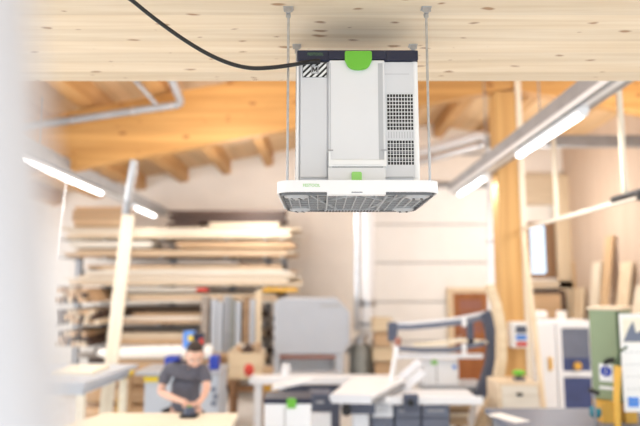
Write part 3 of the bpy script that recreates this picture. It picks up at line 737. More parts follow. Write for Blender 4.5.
# ------------------------------------------------------------------ workbench and the man
zb = 1.0
bx0, bx1 = WX(92, 416, 5.6), WX(237, 416, 5.6)
t = empty('workbench', ((bx0+bx1)/2, 5.1, 0), 'pale yellow plywood workbench in front of the man', 'workbench')
MB().prism([(bx0+.1, 5.66), (bx1, 5.66), (bx1+.02, 4.7), (bx0-.25, 4.7)], zb-.045, zb, 2).build('bench_top', 'bench_wood', t, bevel=.004)
for x in (bx0+.15, bx1-.12):
    for y in (4.82, 5.5): MB().mm(x-.04, x+.04, y-.04, y+.04, 0, zb-.046).build('leg', 'pale_v', t)
MB().mm(bx0+.15, bx1-.12, 5.12, 5.2, .3, .38).mm(bx0+.11, bx0+.19, 4.86, 5.46, .3, .38).mm(bx1-.16, bx1-.08, 4.86, 5.46, .3, .38).build('stretcher', 'pale_v', t)

def skinmesh(name, joints, edges, m, parent, label=None, sub=2, root=0):
    off = wloc(parent)
    me = bpy.data.meshes.new(name); me.from_pydata([Vector(j[0]) - off for j in joints], edges, [])
    o = bpy.data.objects.new(name, me); COL.objects.link(o); o.parent = parent; me.materials.append(MATS[m])
    sk = o.modifiers.new('skin', 'SKIN'); sk.use_smooth_shade = True
    for i, j in enumerate(joints):
        v = me.skin_vertices[0].data[i]; r = j[1]
        v.radius = r if isinstance(r, tuple) else (r, r); v.use_root = (i == root)
    sb = o.modifiers.new('s', 'SUBSURF'); sb.levels = sub; sb.render_levels = sub
    if label: o['label'] = label
    return o

MX = -1.33; MY = 6.12
man = empty('person', (MX, MY, 0), 'man in a dark grey polo shirt bending over the workbench with a sander', 'person')
def J(x, y, z, r): return (Vector((MX+x, MY+y, z)), r)
sh = 1.385
body = [
 J(0, .02, .98, (.12, .09)),      #0 pelvis
 J(0, .02, 1.12, (.07, .06)),  #1
 J(0.01, -.03, 1.25, (.07, .06)),   #2 chest
 J(0.03, -.08, 1.34, (.06, .05)), #3 upper chest
 J(0.090, -.155, 1.415, (.052, .052)),#4 neck
 J(0.115, -.20, 1.455, (.058, .062)),#5 head base
 J(0.128, -.235, 1.49, (.072, .085)),#6 head
 J(0.130, -.24, 1.535, (.055, .07)), #7 crown
 J(-.15, -.09, sh-.05, .055),    #8 R shoulder (photo left)
 J(-.20, -.11, 1.22, .044),      #9
 J(-.215, -.14, 1.13, .040),      #10 elbow
 J(-.05, -.33, 1.11, .034),       #11 forearm
 J(.08, -.455, 1.10, .026),      #12 wrist
 J(.175, -.10, sh-.05, .055),     #13 L shoulder
 J(.225, -.15, 1.24, .044),        #14
 J(.245, -.21, 1.18, .040),       #15 elbow
 J(.25, -.36, 1.14, .033),         #16
 J(.245, -.475, 1.115, .026),       #17 wrist
 J(-.1, .04, .88, .095), J(-.11, 0, .5, .068), J(-.11, .04, .12, .045), J(-.11, -.02, .05, .045), J(-.12, -.14, .04, .035),
 J(.1, .04, .88, .095), J(.12, 0, .5, .068), J(.12, .04, .12, .045), J(.12, -.02, .05, .045), J(.13, -.14, .04, .035),
]
ed = [(0,1),(1,2),(2,3),(3,4),(4,5),(5,6),(6,7),(3,8),(8,9),(9,10),(10,11),(11,12),(3,13),(13,14),(14,15),(15,16),(16,17),
      (0,18),(18,19),(19,20),(20,21),(21,22),(0,23),(23,24),(24,25),(25,26),(26,27)]
def chain_add(b, e, start, pts):
    last = start
    for p in pts:
        b.append(p); e.append((last, len(b)-1)); last = len(b)-1
    return last
# palms
pr = chain_add(body, ed, 12, [J(.115, -.50, 1.095, (.034, .022))])
pl = chain_add(body, ed, 17, [J(.225, -.525, 1.10, (.034, .022))])
skinmesh('body', body, ed, 'skin', man)
def fingers(palm, dirx, side):
    p = Vector(body[palm][0])
    for k in range(4):
        L = [.034, .040, .037, .028][k]
        s0 = p + Vector((dirx*.01 + (k-1.5)*.019, 0.01 + abs(k-1.5)*.004, 0))
        pts = [(s0, .0105), (s0+Vector((dirx*.010, -L, .006)), .0098), (s0+Vector((dirx*.016, -L*1.75, -.012)), .009), (s0+Vector((dirx*.018, -L*2.0, -.036)), .008)]
        skinmesh('finger', pts, [(0,1),(1,2),(2,3)], 'skin', man, sub=1)
    s0 = p + Vector((side*.02, .02, 0))
    skinmesh('thumb', [(s0, .012), (s0+Vector((side*.028, -.02, -.008)), .011), (s0+Vector((side*.036, -.048, -.024)), .0095)], [(0,1),(1,2)], 'skin', man, sub=1)
fingers(pr, .6, 1); fingers(pl, -.6, -1)
# shirt: torso and short sleeves
shirt = [
 J(0, .02, .90, (.15, .12)), J(0, .01, 1.02, (.158, .125)), J(0, -.02, 1.14, (.155, .125)), J(0.01, -.06, 1.26, (.165, .13)), J(0.025, -.10, 1.345, (.12, .09)), J(.045, -.13, 1.385, (.075, .065)),
 J(-.145, -.09, sh-.05, .075), J(-.195, -.105, 1.25, .066), J(-.203, -.115, 1.19, .062),
 J(.175, -.10, sh-.05, .075), J(.22, -.14, 1.27, .066), J(.235, -.165, 1.21, .062)]
skinmesh('polo_shirt', shirt, [(0,1),(1,2),(2,3),(3,4),(4,5),(4,6),(6,7),(7,8),(4,9),(9,10),(10,11)], 'shirt', man, 'dark grey short sleeved polo shirt')
MB().tube([(MX+.052+.062*math.cos(t), MY-.143+.062*math.sin(t), 1.398+.018*math.sin(t)) for t in [2*math.pi*k/16 for k in range(17)]], .014, 8).build('collar', 'shirt', man, smooth=True)
tr = [J(0, .02, .98, (.165, .128)), J(-.1, .04, .86, .112), J(-.11, 0, .5, .088), J(-.11, .04, .14, .072), J(.1, .04, .86, .112), J(.12, 0, .5, .088), J(.12, .04, .14, .072)]
skinmesh('trousers', tr, [(0,1),(1,2),(2,3),(0,4),(4,5),(5,6)], 'trousers', man, 'dark work trousers')
for s in (-.115, .125):
    MB().rbox(MX+s-.05, MX+s+.05, MY-.2, MY+.1, 0, .09, .04, 5).build('shoe', 'black', man, smooth=True, bevel=.02)
hc = Vector((MX+.13, MY-.245, 1.50)); hr = Matrix.Rotation(R(14), 3, 'Z') @ Matrix.Rotation(R(36), 3, 'X')
def H(x, y, z): return hc + hr @ Vector((x, y, z))
# head mask with a face turned down towards the tool
MB().ell(H(0, -.01, -.01), (.076, .096, .112), hr, 20).build('face', 'skin', man, smooth=True)
m = MB().ell(H(0, .03, .02), (.081, .09, .10), hr, 20)
m.ell(H(0, .0, .082), (.062, .062, .034), hr, 14); m.build('hair', 'hair', man, 'short dark hair', smooth=True)
for s in (-1, 1):
    e_ = MB().ell(H(s*.03, -.098, -.002), (.013, .01, .008), hr, 10).build('eye', 'eye_white', man, smooth=True)
    MB().ell(H(s*.03, -.107, -.004), (.005, .003, .005), hr, 8).build('pupil', 'black', e_, smooth=True)
    MB().tube([H(s*.016, -.102, .018), H(s*.03, -.1, .024), H(s*.046, -.09, .018)], .004, 6).build('eyebrow', 'hair', man, smooth=True)
    MB().ell(H(s*.078, .005, -.01), (.012, .022, .032), hr, 12).build('ear', 'skin', man, smooth=True)
MB().tube([H(0, -.1, .01), H(0, -.112, -.018), H(0, -.118, -.032), H(0, -.104, -.042)], .01, 8, radii=[.006, .009, .014, .008]).build('nose', 'skin', man, smooth=True)
MB().tube([H(-.022, -.09, -.066), H(0, -.098, -.063), H(.022, -.09, -.066)], .005, 8).build('mouth', 'lip', man, smooth=True)
# sander in his hands
tx, ty = MX+.17, MY-.60
t = empty('hand_sander', (tx, ty, zb), 'dark blue hand sander held by the man on the workbench', 'sander')
MB().rbox(tx-.075, tx+.075, ty-.1, ty+.06, zb+.0005, zb+.02, .03).build('sanding_pad', 'black', t, smooth=True)
MB().lathe((tx, ty-.02, zb+.02), [(.05, 0), (.055, .01), (.048, .04), (.042, .055), (.03, .066)], 20).build('motor_housing', 'slate', t, smooth=True)
MB().tube([(tx, ty-.02, zb+.06), (tx-.03, ty+.06, zb+.055), (tx-.1, ty+.13, zb+.04)], .022, 10).build('grip', 'navy', t, smooth=True)
MB().cyl((tx, ty-.02, zb+.0855), (tx, ty-.02, zb+.092), .018).build('green_ring', 'green', t)

# ------------------------------------------------------------------ right side
# switch box on the post
Y = 7.8
t = empty('switch_box', (WX(520, 335, Y), Y+.05, WZ(347, Y)), 'small white switch box with blue and red fields on the orange post', 'switch box')
a, b = WX(512, 335, Y), WX(528, 335, Y)
MB().mm(a, b, Y, Y+.17, WZ(348, Y), WZ(322, Y)).build('case', 'plastic_white', t, bevel=.01)
MB().mm(a+.05, b-.02, Y-.012, Y, WZ(333, Y), WZ(326, Y)).build('display', 'slate', t)
MB().mm(a+.05, b-.02, Y-.012, Y, WZ(340, Y), WZ(335, Y)).build('blue_button', 'blue_light', t)
MB().mm(a+.05, b-.02, Y-.012, Y, WZ(346, Y), WZ(342, Y)).build('red_button', 'red', t)

# white double cabinet with blue panels
Y = 8.6
a, m_, b = WX(534, 360, Y), WX(557, 360, Y), WX(598, 360, Y); zt = WZ(321, Y)
t = empty('white_cabinet', ((a+b)/2, Y+.3, 0), 'tall white cabinet with dark glass and blue panels in its right door', 'cabinet')
MB().mm(a, b, Y+.02, Y+.6, 0, zt).build('carcass', 'machine_white', t, bevel=.01)
d = MB().mm(a+.01, m_-.01, Y-.01, Y+.018, .1, zt-.04).build('cabinet_door', 'machine_white', t, bevel=.006)
MB().mm(m_-.13, m_-.08, Y-.05, Y-.01, WZ(370, Y), WZ(357, Y)).build('handle', 'ochre', d, bevel=.008)
px = lambda p: WX(p, 360, Y)
fz0 = WZ(417, Y)
mb = MB().mm(m_, px(562), Y-.03, Y+.018, .1, zt-.02).mm(px(590), b-.01, Y-.03, Y+.018, .1, zt-.02).mm(px(562), px(590), Y-.03, Y+.018, zt-.1, zt-.02)
mb.mm(px(562), px(590), Y-.03, Y+.018, WZ(377, Y), WZ(371, Y)).mm(px(562), px(590), Y-.03, Y+.018, .1, fz0)
d = mb.build('cabinet_door', 'machine_white', t, bevel=.006)
MB().mm(px(562), px(590), Y-.005, Y+.015, WZ(358, Y), zt-.1).build('glass_panel', 'slate_mid', d)
MB().mm(px(562), px(590), Y-.005, Y+.015, WZ(371, Y), WZ(358, Y)).build('blue_panel', 'blue_panel', d)
MB().mm(px(562), px(590), Y-.005, Y+.015, fz0, WZ(377, Y)).build('blue_panel', 'blue_panel', d)
c = W(575, 365, Y)
MB().cyl((c.x, Y-.08, c.z), (c.x, Y-.03, c.z), .025).cyl((c.x, Y-.1, c.z), (c.x, Y-.08, c.z), .055).build('knob', 'ochre', d, smooth=True)
MB().cyl((px(545), Y+.3, zt+.07), (px(556), Y+.35, zt+.07), .065).build('paper_roll', 'paper', label='white paper roll lying on the left of the white cabinet', cat='roll', smooth=True)
MB().cyl((px(572), Y+.3, zt+.001), (px(572), Y+.3, zt+.13), .07).build('paper_roll', 'paper', label='white paper roll standing on the right of the white cabinet', cat='roll', smooth=True)

# drawer chest with a green plant-like tool on top
Y = 7.0
a, b = WX(499, 400, Y), WX(540, 400, Y); zt = WZ(383, Y)
t = empty('drawer_chest', ((a+b)/2, Y+.25, 0), 'low cream drawer chest between the curved strip and white cabinet', 'chest')
MB().mm(a, b, Y+.02, Y+.5, 0, zt).build('carcass', 'pale', t, bevel=.008)
for k in range(3):
    z1 = zt-.03-k*.29
    d = MB().mm(a+.04, b-.02, Y-.003, Y+.018, z1-.27, z1).build('drawer', 'white_wood', t, bevel=.006)
    MB().mm((a+b)/2-.03, (a+b)/2+.03, Y-.03, Y-.004, z1-.11, z1-.08).build('knob', 'black', d)
t = empty('green_tool', (WX(525, 380, Y), Y+.2, zt), 'small green topped dispenser standing on the drawer chest', 'dispenser')
x = t.location.x
MB().rbox(x-.06, x+.06, Y+.14, Y+.26, zt+.001, zt+.03, .02).build('foot', 'slate', t)
MB().cyl((x, Y+.2, zt+.03), (x, Y+.2, zt+.06), .02).build('neck', 'black', t)
MB().ell((x, Y+.2, zt+.085), (.08, .06, .035)).build('cap', 'green', t, smooth=True)

# long leaning strips on the right of the post
def lean(p, q, Y0, Y1, w, m, lab, th=.03, name='leaning_strip'):
    P0 = W(*p, Y0); P1 = W(*q, Y1)
    P0z = P0.copy()
    # run the strip on down to the floor
    d = P1-P0
    s = (P0.z-.01)/d.z if d.z else 0
    P0 = P0 - d*s
    MB().bar(P0, P1, w, th, up=(0, 1, 0)).build(name, m, label=lab, cat='board')
lean((541, 385), (523, 230), 7.5, 7.82, .06, 'pale_v', 'long pale strip leaning on the post beside the switch box')
lean((578, 320), (574, 262), 13.55, 13.6, .1, 'tan_v', 'thin tan strip leaning at the corner of the right wall')
xw = XR
def wallboard(Y, w, z1, m, lab, tilt=.3, name='leaning_board', th=.04):
    p0 = Vector((XR-tilt, Y, .01)); p1 = Vector((XR-.06, Y+.05, z1))
    MB().bar(p0, p1, w, th, up=(1, 0, 0)).build(name, m, label=lab, cat='board')
# boards leaning on the right wall
wallboard(13.2, .5, WZ(288, 13), 'pale_v', 'pale panel leaning on the right wall nearest the corner')
wallboard(12.3, .35, WZ(262, 12.3), 'white_v', 'tall narrow pale board leaning on the right wall', .4)
wallboard(11.7, .3, WZ(236, 11.7), 'tan_v', 'tallest tan board leaning on the right wall', .5)
wallboard(11.1, .4, WZ(262, 11.1), 'pale_v', 'medium pale board leaning on the right wall before the tallest', .5)
wallboard(10.6, .4, WZ(285, 10.6), 'white_v', 'short white board leaning on the right wall over the green cabinet', .55)
# framed panel under the window and boards near it
Y = 13.6
a, b = WX(527, 300, Y), WX(566, 300, Y); z0, z1 = WZ(322, Y), WZ(290, Y)
t = empty('framed_panel', ((a+b)/2, Y, z0), 'dark framed tan panel hanging below the window', 'panel')
MB().mm(a, b, Y, Y+.06, z1-.08, z1).mm(b-.1, b, Y, Y+.06, z0, z1-.08).mm(a, a+.06, Y, Y+.06, z0, z1-.08).mm(a+.06, b-.1, Y, Y+.06, z0, z0+.06).build('frame', 'dark_wood', t)
MB().mm(a+.06, b-.1, Y+.02, Y+.05, z0+.06, z1-.08).build('sheet', 'tan', t)
MB().mm(a, b, Y+.06, YB-.01, z0+.1, z0+.2).mm(a, b, Y+.06, YB-.01, z1-.2, z1-.1).build('wall_batten', 'tan', t)
MB().mm(WX(520, 285, 13.7), WX(575, 285, 13.7), 13.72, 13.99, WZ(288, 13.7), WZ(281, 13.7)).build('wall_shelf', 'pale', label='pale wooden shelf fixed below the window', cat='shelf')
MB().mm(WX(558, 250, 13.7), WX(572, 250, 13.7), 13.72, 13.83, 0, WZ(176, 13.8)).build('wall_stud', 'pale_v', label='pale vertical board in the corner right of the window', cat='board')

# bench at the right and the green machine cabinet
Y = 5.5
zt = WZ(409, 5.9)
t = empty('grey_bench', (WX(550, 420, 5.4), 5.3, 0), 'dark grey bench along the lower right edge before the chest', 'bench')
MB().mm(WX(486, 410, 5.9), WX(668, 410, 5.9), 4.9, 5.95, zt-.05, zt).build('bench_top', 'slate_mid', t, bevel=.006)
for x in (WX(496, 410, 5.9), WX(650, 410, 5.9)):
    for y in (5.0, 5.85): MB().mm(x-.04, x+.04, y-.04, y+.04, 0, zt-.051).build('leg', 'steel_grey', t)
MB().box((WX(508, 418, 5.5), 5.5, zt+.003), (.16, .36, .005), Matrix.Rotation(R(25), 3, 'Z')).build('paper_sheet', 'paper', label='white sheet of paper lying on the left of the grey bench', cat='paper')

rot = R(38)
c0 = W(624, 401, 5.3)        # near vertical edge
zb0, zt0 = WZ(402, 5.3), WZ(309, 5.3)
t = empty('green_cabinet', (c0.x, c0.y, zb0), 'sage green metal cabinet with stickers at the right edge', 'cabinet')
L1, L2 = .25, .5
MB().mm(c0.x-L1, c0.x, c0.y, c0.y+L2, zb0, zt0).build('body', 'sage', t, bevel=.012)
MB().mm(c0.x-L1-.012, c0.x+.012, c0.y-.012, c0.y+L2+.012, zt0-.012, zt0+.012).build('top_plate', 'pale', t)
MB().mm(c0.x-.025, c0.x+.008, c0.y-.01, c0.y+.0, zb0, zt0-.02).build('edge_seal', 'sage_dark', t)
def xz(px, py): p = W(px, py, 5.3); return p
# sticker: blue arrow disc on the narrow face
sx = c0.x-.13; sz = WZ(374, 5.3)
MB().mm(sx-.055, sx+.055, c0.y-.004, c0.y, sz-.075, sz+.075).build('sticker', 'plastic_white', t)
MB().cyl((sx, c0.y-.007, sz+.012), (sx, c0.y-.004, sz+.012), .045, n=24).build('sticker_disc', 'blue', t)
text('sticker_letter', 'i', .08, (sx, c0.y-.008, sz+.012), 'plastic_white', t)
MB().mm(c0.x-.19, c0.x-.05, c0.y-.004, c0.y, WZ(391, 5.3), WZ(388, 5.3)).build('white_stripe', 'plastic_white', t)
MB().tube([(sx+.08, c0.y-.03, WZ(360, 5.3)), (sx+.03, c0.y-.045, WZ(361, 5.3)), (sx+.0, c0.y-.01, WZ(364, 5.3))], .02, 8).build('lock_lever', 'black', t, smooth=True)
# the cabinet turns about its near edge
t.rotation_euler.z = -rot

# calendar board to the right of the cabinet edge
Yc = 5.15
a, b = WX(622, 360, Yc), WX(652, 360, Yc); z0, z1 = WZ(412, Yc), WZ(314, Yc)
t = empty('wall_calendar', ((a+b)/2, Yc, z0), 'cream calendar sheet with blue print hanging beside the green cabinet', 'calendar')
MB().mm(a, b, Yc, Yc+.012, z0, z1).build('calendar_sheet', 'paper', t)
MB().mm(a+.02, b-.02, Yc-.003, Yc, z1-.24, z1-.03).build('picture', 'bench_wood', t)
MB().prism([(a+.02, z1-.23), (a+.07, z1-.12), (a+.11, z1-.06), (a+.13, z1-.16), (a+.2, z1-.12), (a+.24, z1-.2), (a+.24, z1-.23)], Yc-.006, Yc-.003, 1).build('picture_print', 'slate_mid', t)
m = MB()
for k in range(5):
    for j in range(5): m.mm(a+.025+.047*j, a+.055+.047*j, Yc-.003, Yc, z1-.32-.1*k, z1-.315-.1*k)
m.build('calendar_rows', 'seam', t)
MB().mm(a+.03, a+.12, Yc-.003, Yc, z0+.04, z0+.12).build('calendar_block', 'blue_light', t)
p = [W(619, 400, 5.1), W(618, 380, 5.1), W(615, 362, 5.1), W(617, 352, 5.1), W(624, 346, 5.1)]
MB().tube([Vector((v.x, 5.1-.012*i, v.z)) for i, v in enumerate(p)], .011, 8).build('green_cable', 'sage_dark', label='dark green cable looping over the corner of the green cabinet', cat='cable', smooth=True)
zt = WZ(409, 5.9)
P0, P1 = W(617, 412, 5.05), W(618, 366, 5.05)
P0.z = zt+.001
MB().tube([P0, P0*.5+P1*.5+Vector((-.012, 0, 0)), P1], .03, 10, radii=[.026, .026, .03]).build('wooden_mallet_handle', 'ochre', label='ochre wooden handle standing upright before the green cabinet', cat='handle', smooth=True)
# wooden support of the cabinet
for k, (px, pyb, lb) in enumerate(((606, 426, 'ochre wooden block under the left of the green cabinet'), (628, 426, 'ochre wooden block under the right of the green cabinet'))):
    x = WX(px, 405, 5.35)
    MB().mm(x-.05, x+.05, 5.3, 5.5, zt+.001, zb0-.002).build('support_block', 'ochre', label=lb, cat='block')
# blue glove-like cloth and black clips
c = W(599, 402, 5.25)
m = MB()
for k in range(7):
    m.ell((c.x+random.uniform(-.05, .05), 5.25+random.uniform(-.03, .03), zt+.035+random.uniform(0, .08)), (.04, .03, .03), Matrix.Rotation(R(40*k), 3, 'Y'), 10)
m.build('teal_rag', 'teal', label='crumpled teal rag lying left of the green cabinet', cat='rag', smooth=True)
c = W(594, 393, 5.2)
t = empty('spray_nozzle', (c.x, 5.2, zt), 'black nozzle standing on a slim stem left of the green cabinet', 'nozzle')
MB().cyl((c.x, 5.2, zt+.001), (c.x, 5.2, c.z), .01).build('stem', 'steel_grey', t)
MB().tube([(c.x-.04, 5.2, c.z+.03), (c.x, 5.2, c.z+.01), (c.x+.04, 5.2, c.z-.005)], .018, 8).build('head', 'black', t, smooth=True)

# ------------------------------------------------------------------ near white panel at the left
m = MB()
p0 = Vector((-.0915, .235, CZ-.0525)); p1 = Vector((-.1160, .235, CZ+.117))
d = (p1-p0)
top = p0 + d*((CZ+.86-p0.z)/d.z); bot = p0 + d*((0-p0.z)/d.z)
m.prism([(bot.x, 0), (top.x, CZ+.86), (top.x-.5, CZ+.86), (bot.x-.9, 0)], .2, .235, 1)
m.build('white_door_panel', 'near_white', label='white panel edge standing very close at the left, fully out of focus', cat='panel', bevel=.006)

# ------------------------------------------------------------------ THE AIR CLEANER
T0 = CZ
cx = .116
ac = empty('air_cleaner', (cx, 2.0, CZ+.27), 'white and grey air cleaner with green latch hanging on threaded rods', 'air cleaner')
bx0, bx1 = .122-.198, .122+.198; by0, by1 = 1.88, 2.176; bz0, bz1 = CZ+.313, CZ+.765
lidh = .038
# body shell: rounded box with a recessed face left and right of the raised centre panel
MB().rbox(bx0+.004, bx1-.004, by0+.008, by1, bz0, bz1-lidh, .016, 5).build('housing', 'plastic_grey', ac, smooth=True)
# light corner strips (the shell edge is lighter)
MB().rbox(bx1-.024, bx1, by0+.004, by0+.06, bz0+.001, bz1-lidh, .012, 5).build('corner_strip', 'plastic_white', ac, smooth=True)
MB().rbox(bx0, bx0+.008, by0+.004, by0+.06, bz0+.001, bz1-lidh, .0035, 4).build('corner_strip', 'plastic_white', ac, smooth=True)
def bx(px, z=.55, Y=1.875): # picture column on the face
    d = Y*math.cos(PITCH)+z*math.sin(PITCH); return (px-320)/F*d
def bz(py, Y=1.875): return WZ(py, Y)
# side face plates
fl = MB().mm(bx(300.5), bx(327), by0+.002, by0+.009, bz(177), bz(61.5)).build('face_plate', 'plastic_grey', ac, bevel=.0015)
frp = MB()
# right plate is built around the two vents
rx0, rx1 = bx(385), bx(411.5); vx0, vx1 = bx(387.3), bx(414.4)
v1t, v1b, v2t, v2b = bz(93), bz(129.5), bz(139.5), bz(164.5)
vx1 = bx(414)
frp.mm(rx0, vx1+.001, by0+.002, by0+.009, v1t, bz(61.5)).mm(rx0, vx0, by0+.002, by0+.009, bz(177), v1t).mm(vx0, vx1+.001, by0+.002, by0+.009, v2t, v1b).mm(vx0, vx1+.001, by0+.002, by0+.009, bz(177), v2b)
frp.build('face_plate', 'plastic_grey', ac)
for (zt_, zb_, rows) in ((v1t, v1b, 10), (v2t, v2b, 7)):
    v = MB().mm(vx0, vx1, by0+.0065, by0+.0079, zb_, zt_).build('vent', 'vent_dark', ac)
    g = MB(); nc = 9
    for k in range(nc+1):
        x = vx0 + (vx1-vx0)*k/nc; w = .0008 if 0 < k < nc else .0006
        g.mm(x-w, x+w, by0+.002, by0+.0063, zb_, zt_)
    for k in range(rows+1):
        z = zb_ + (zt_-zb_)*k/rows; g.mm(vx0, vx1, by0+.0025, by0+.0063, z-.0008, z+.0008)
    g.build('grille', 'plastic_white', v, smooth=False)
    w_ = MB()   # filter frame seen faintly behind the slots
    for k in range(3): w_.mm(vx0+.004, vx1-.004, by0+.0058, by0+.0064, zb_+(zt_-zb_)*(.22+.28*k), zb_+(zt_-zb_)*(.22+.28*k)+.0022)
    w_.build('filter_frame', 'steel_grey', v)
# row of narrow slots between the vents
m = MB()
for k in range(10):
    x = vx0 + (vx1-vx0)*(k+.5)/10; m.mm(x-.0012, x+.0012, by0+.0008, by0+.0021, v2t+.006, v1b-.006)
m.build('slot_row', 'plastic_shadow', ac)
# seam under the plates
MB().mm(bx(301), bx(326.5), by0+.0005, by0+.004, bz(177.4), bz(176.4)).mm(bx(387), bx(412), by0+.0005, by0+.004, bz(177.2), bz(176.2)).build('seam_line', 'plastic_shadow', ac)
MB().mm(bx(385), bx(410), by0+.001, by0+.0021, bz(73.6), bz(73.1)).build('seam_line', 'plastic_shadow', ac)
# raised centre panel with chamfered sides
def bevelpanel(x0, x1, z0, z1, y_back, y_front, ch):
    m = MB()
    m._add([(x0, y_back, z0), (x1, y_back, z0), (x1, y_back, z1), (x0, y_back, z1),
            (x0+ch, y_front, z0), (x1-ch, y_front, z0), (x1-ch, y_front, z1), (x0+ch, y_front, z1)],
           [(0, 3, 2, 1), (4, 5, 6, 7), (0, 1, 5, 4), (1, 2, 6, 5), (2, 3, 7, 6), (3, 0, 4, 7)])
    return m
cp = bevelpanel(bx(328, .6), bx(386, .6), bz(177), bz(61), by0+.008, by0-.012, .006).build('center_panel', 'plastic_light', ac, bevel=.002)
MB().mm(bx(378.2), bx(383.0), by0-.0128, by0-.0118, bz(160), bz(64)).build('groove_shade', 'plastic_shadow', cp)  # shading of the panel's side step, painted as a grey strip
MB().mm(bx(330.2), bx(330.8), by0-.0126, by0-.0118, bz(157), bz(64)).build('groove_shade', 'plastic_shadow', cp)
# pocket flap at the foot of the centre panel
fp = MB()
fx0, fx1 = bx(328.5), bx(385.5)
fp.rbox(fx0, fx1, by0-.021, by0-.0121, bz(167.5), bz(160.5), .002, 3, 0)
fp.rbox(bx(332), bx(381), by0-.024, by0-.021, bz(165.8), bz(161.5), .0012, 3, 0)
fp.mm(fx0, bx(330.6), by0-.018, by0-.0121, bz(160.5), bz(152)).mm(bx(383.4), fx1, by0-.018, by0-.0121, bz(160.5), bz(152))
fl_ = fp.build('catch_flap', 'plastic_white', cp, bevel=.0008)
MB().mm(bx(328.2), bx(333), by0-.0215, by0-.018, bz(151.6), bz(150.8)).mm(bx(380), bx(385.6), by0-.0215, by0-.018, bz(151.4), bz(150.6)).mm(bx(327.6), bx(328.3), by0-.013, by0-.01, bz(168), bz(153)).mm(bx(332), bx(382), by0-.022, by0-.0125, bz(168.3), bz(167.6)).build('notch', 'steel_grey', cp)
# dark lid band
zt_ = bz1
ld = MB()
ld.rbox(bx0, bx1, by0, by1, bz1-lidh, bz1, .012, 5)
lid = ld.build('lid', 'navy', ac, bevel=.0025, smooth=True)
m = MB()
m.rbox(bx(328.5, .76), bx(386, .76), by0-.013, by0+.01, bz1-.036, bz1-.009, .004, 4)
m.build('handle_bridge', 'navy', lid, bevel=.002, smooth=True)
for p_, q_ in (((297.5), (329)), ((384), (418))):
    MB().rbox(bx(p_, .76), bx(q_, .76), by0-.005, by0+.004, bz1-lidh+.001, bz1-.003, .003, 3, 1).build('lid_corner', 'navy', lid, bevel=.002, smooth=True)
text('lid_logo', 'FESTOOL', .0125, (bx(315.5, .77), by0-.0056, bz(54.3, 1.875)), 'logo_dark', lid, ext=.0003)
# green latch: a half round tongue
m = MB()
lx0, lx1 = bx(344.6, .76), bx(371.4, .76); lz1 = bz(51, 1.86); lzm = bz(60.5, 1.86); lz0 = bz(70, 1.86); lc = (lx0+lx1)/2; lw = (lx1-lx0)/2
pts = [(lx0, lz1-.004), (lx0+.004, lz1), (lx1-.004, lz1), (lx1, lz1-.004), (lx1, lzm)]
for k in range(1, 12):
    t_ = math.pi*k/12; s_ = abs(math.cos(t_))**.8*(1 if math.cos(t_) > 0 else -1)
    pts.append((lc + lw*s_*.92, lzm - (lzm-lz0)*math.sin(t_)**.9))
pts.append((lx0, lzm))
m.prism(pts, by0-.024, by0-.012, 1)
m.build('latch', 'green', ac, label='bright green rounded latch', bevel=.0025, smooth=True)
# hazard label with the letter M
hx0, hx1, hz0, hz1 = bx(302.6, .72), bx(327.0, .72), bz(76.8), bz(61.6)
hz = MB().mm(hx0, hx1, by0+.0008, by0+.002, hz0, hz1).build('dust_class_label', 'plastic_white', ac)
st = MB(); W_ = hx1-hx0; Hh = hz1-hz0; sw_ = W_/12; y_ = by0+.0002
def clipstripe(o0, w):
    # 45 degree band lower-left to upper-right clipped to the label
    poly = [(o0, 0), (o0+w, 0), (o0+w+Hh, Hh), (o0, Hh)]
    poly = [(o0, 0), (o0+w, 0), (o0+w+Hh, Hh), (o0+Hh, Hh)]
    def clip(P, xv, keep_gt):
        out = []
        for i in range(len(P)):
            A_, B_ = P[i], P[(i+1) % len(P)]
            ia = (A_[0] >= xv) if keep_gt else (A_[0] <= xv); ib = (B_[0] >= xv) if keep_gt else (B_[0] <= xv)
            if ia: out.append(A_)
            if ia != ib:
                t = (xv-A_[0])/(B_[0]-A_[0]); out.append((xv, A_[1]+(B_[1]-A_[1])*t))
        return out
    P = clip(poly, 0, True)
    if len(P) > 2: P = clip(P, W_, False)
    return P if len(P) > 2 else None
k = -8
while k < 14:
    P = clipstripe(k*sw_*3.0, sw_*1.35)
    if P: st.prism([(hx0+a, hz0+b) for a, b in P], y_, y_+.0007, 1)
    k += 1
bw = .0013
st.mm(hx0, hx1, y_, y_+.0007, hz0, hz0+bw).mm(hx0, hx1, y_, y_+.0007, hz1-bw, hz1).mm(hx0, hx0+bw, y_, y_+.0007, hz0, hz1).mm(hx1-bw, hx1, y_, y_+.0007, hz0, hz1)
st.build('hazard_stripes', 'black', hz)
mc = (hx0+hx1)/2; mz = (hz0+hz1)/2
MB().mm(mc-.0125, mc+.0125, y_-.0010, y_-.0002, mz-.0135, mz+.0135).build('letter_field', 'plastic_light', hz)
MB().mm(mc-.0115, mc-.0103, y_-.0018, y_-.0010, mz-.0125, mz+.0125).mm(mc+.0103, mc+.0115, y_-.0018, y_-.0010, mz-.0125, mz+.0125).mm(mc-.0115, mc+.0115, y_-.0018, y_-.001, mz+.0115, mz+.0125).mm(mc-.0115, mc+.0115, y_-.0018, y_-.001, mz-.0125, mz-.0115).build('letter_border', 'black', hz)
mz0, mz1 = mz-.0085, mz+.0085; lt = MB()
lt.mm(mc-.0085, mc-.0050, y_-.0022, y_-.001, mz0, mz1).mm(mc+.0050, mc+.0085, y_-.0022, y_-.001, mz0, mz1)
lt.prism([(mc-.0085, mz1), (mc-.0045, mz1), (mc, mz-.001), (mc+.0045, mz1), (mc+.0085, mz1), (mc+.0012, mz0+.002), (mc-.0012, mz0+.002)], y_-.0022, y_-.001, 1)
lt.build('label_letter', 'black', hz)
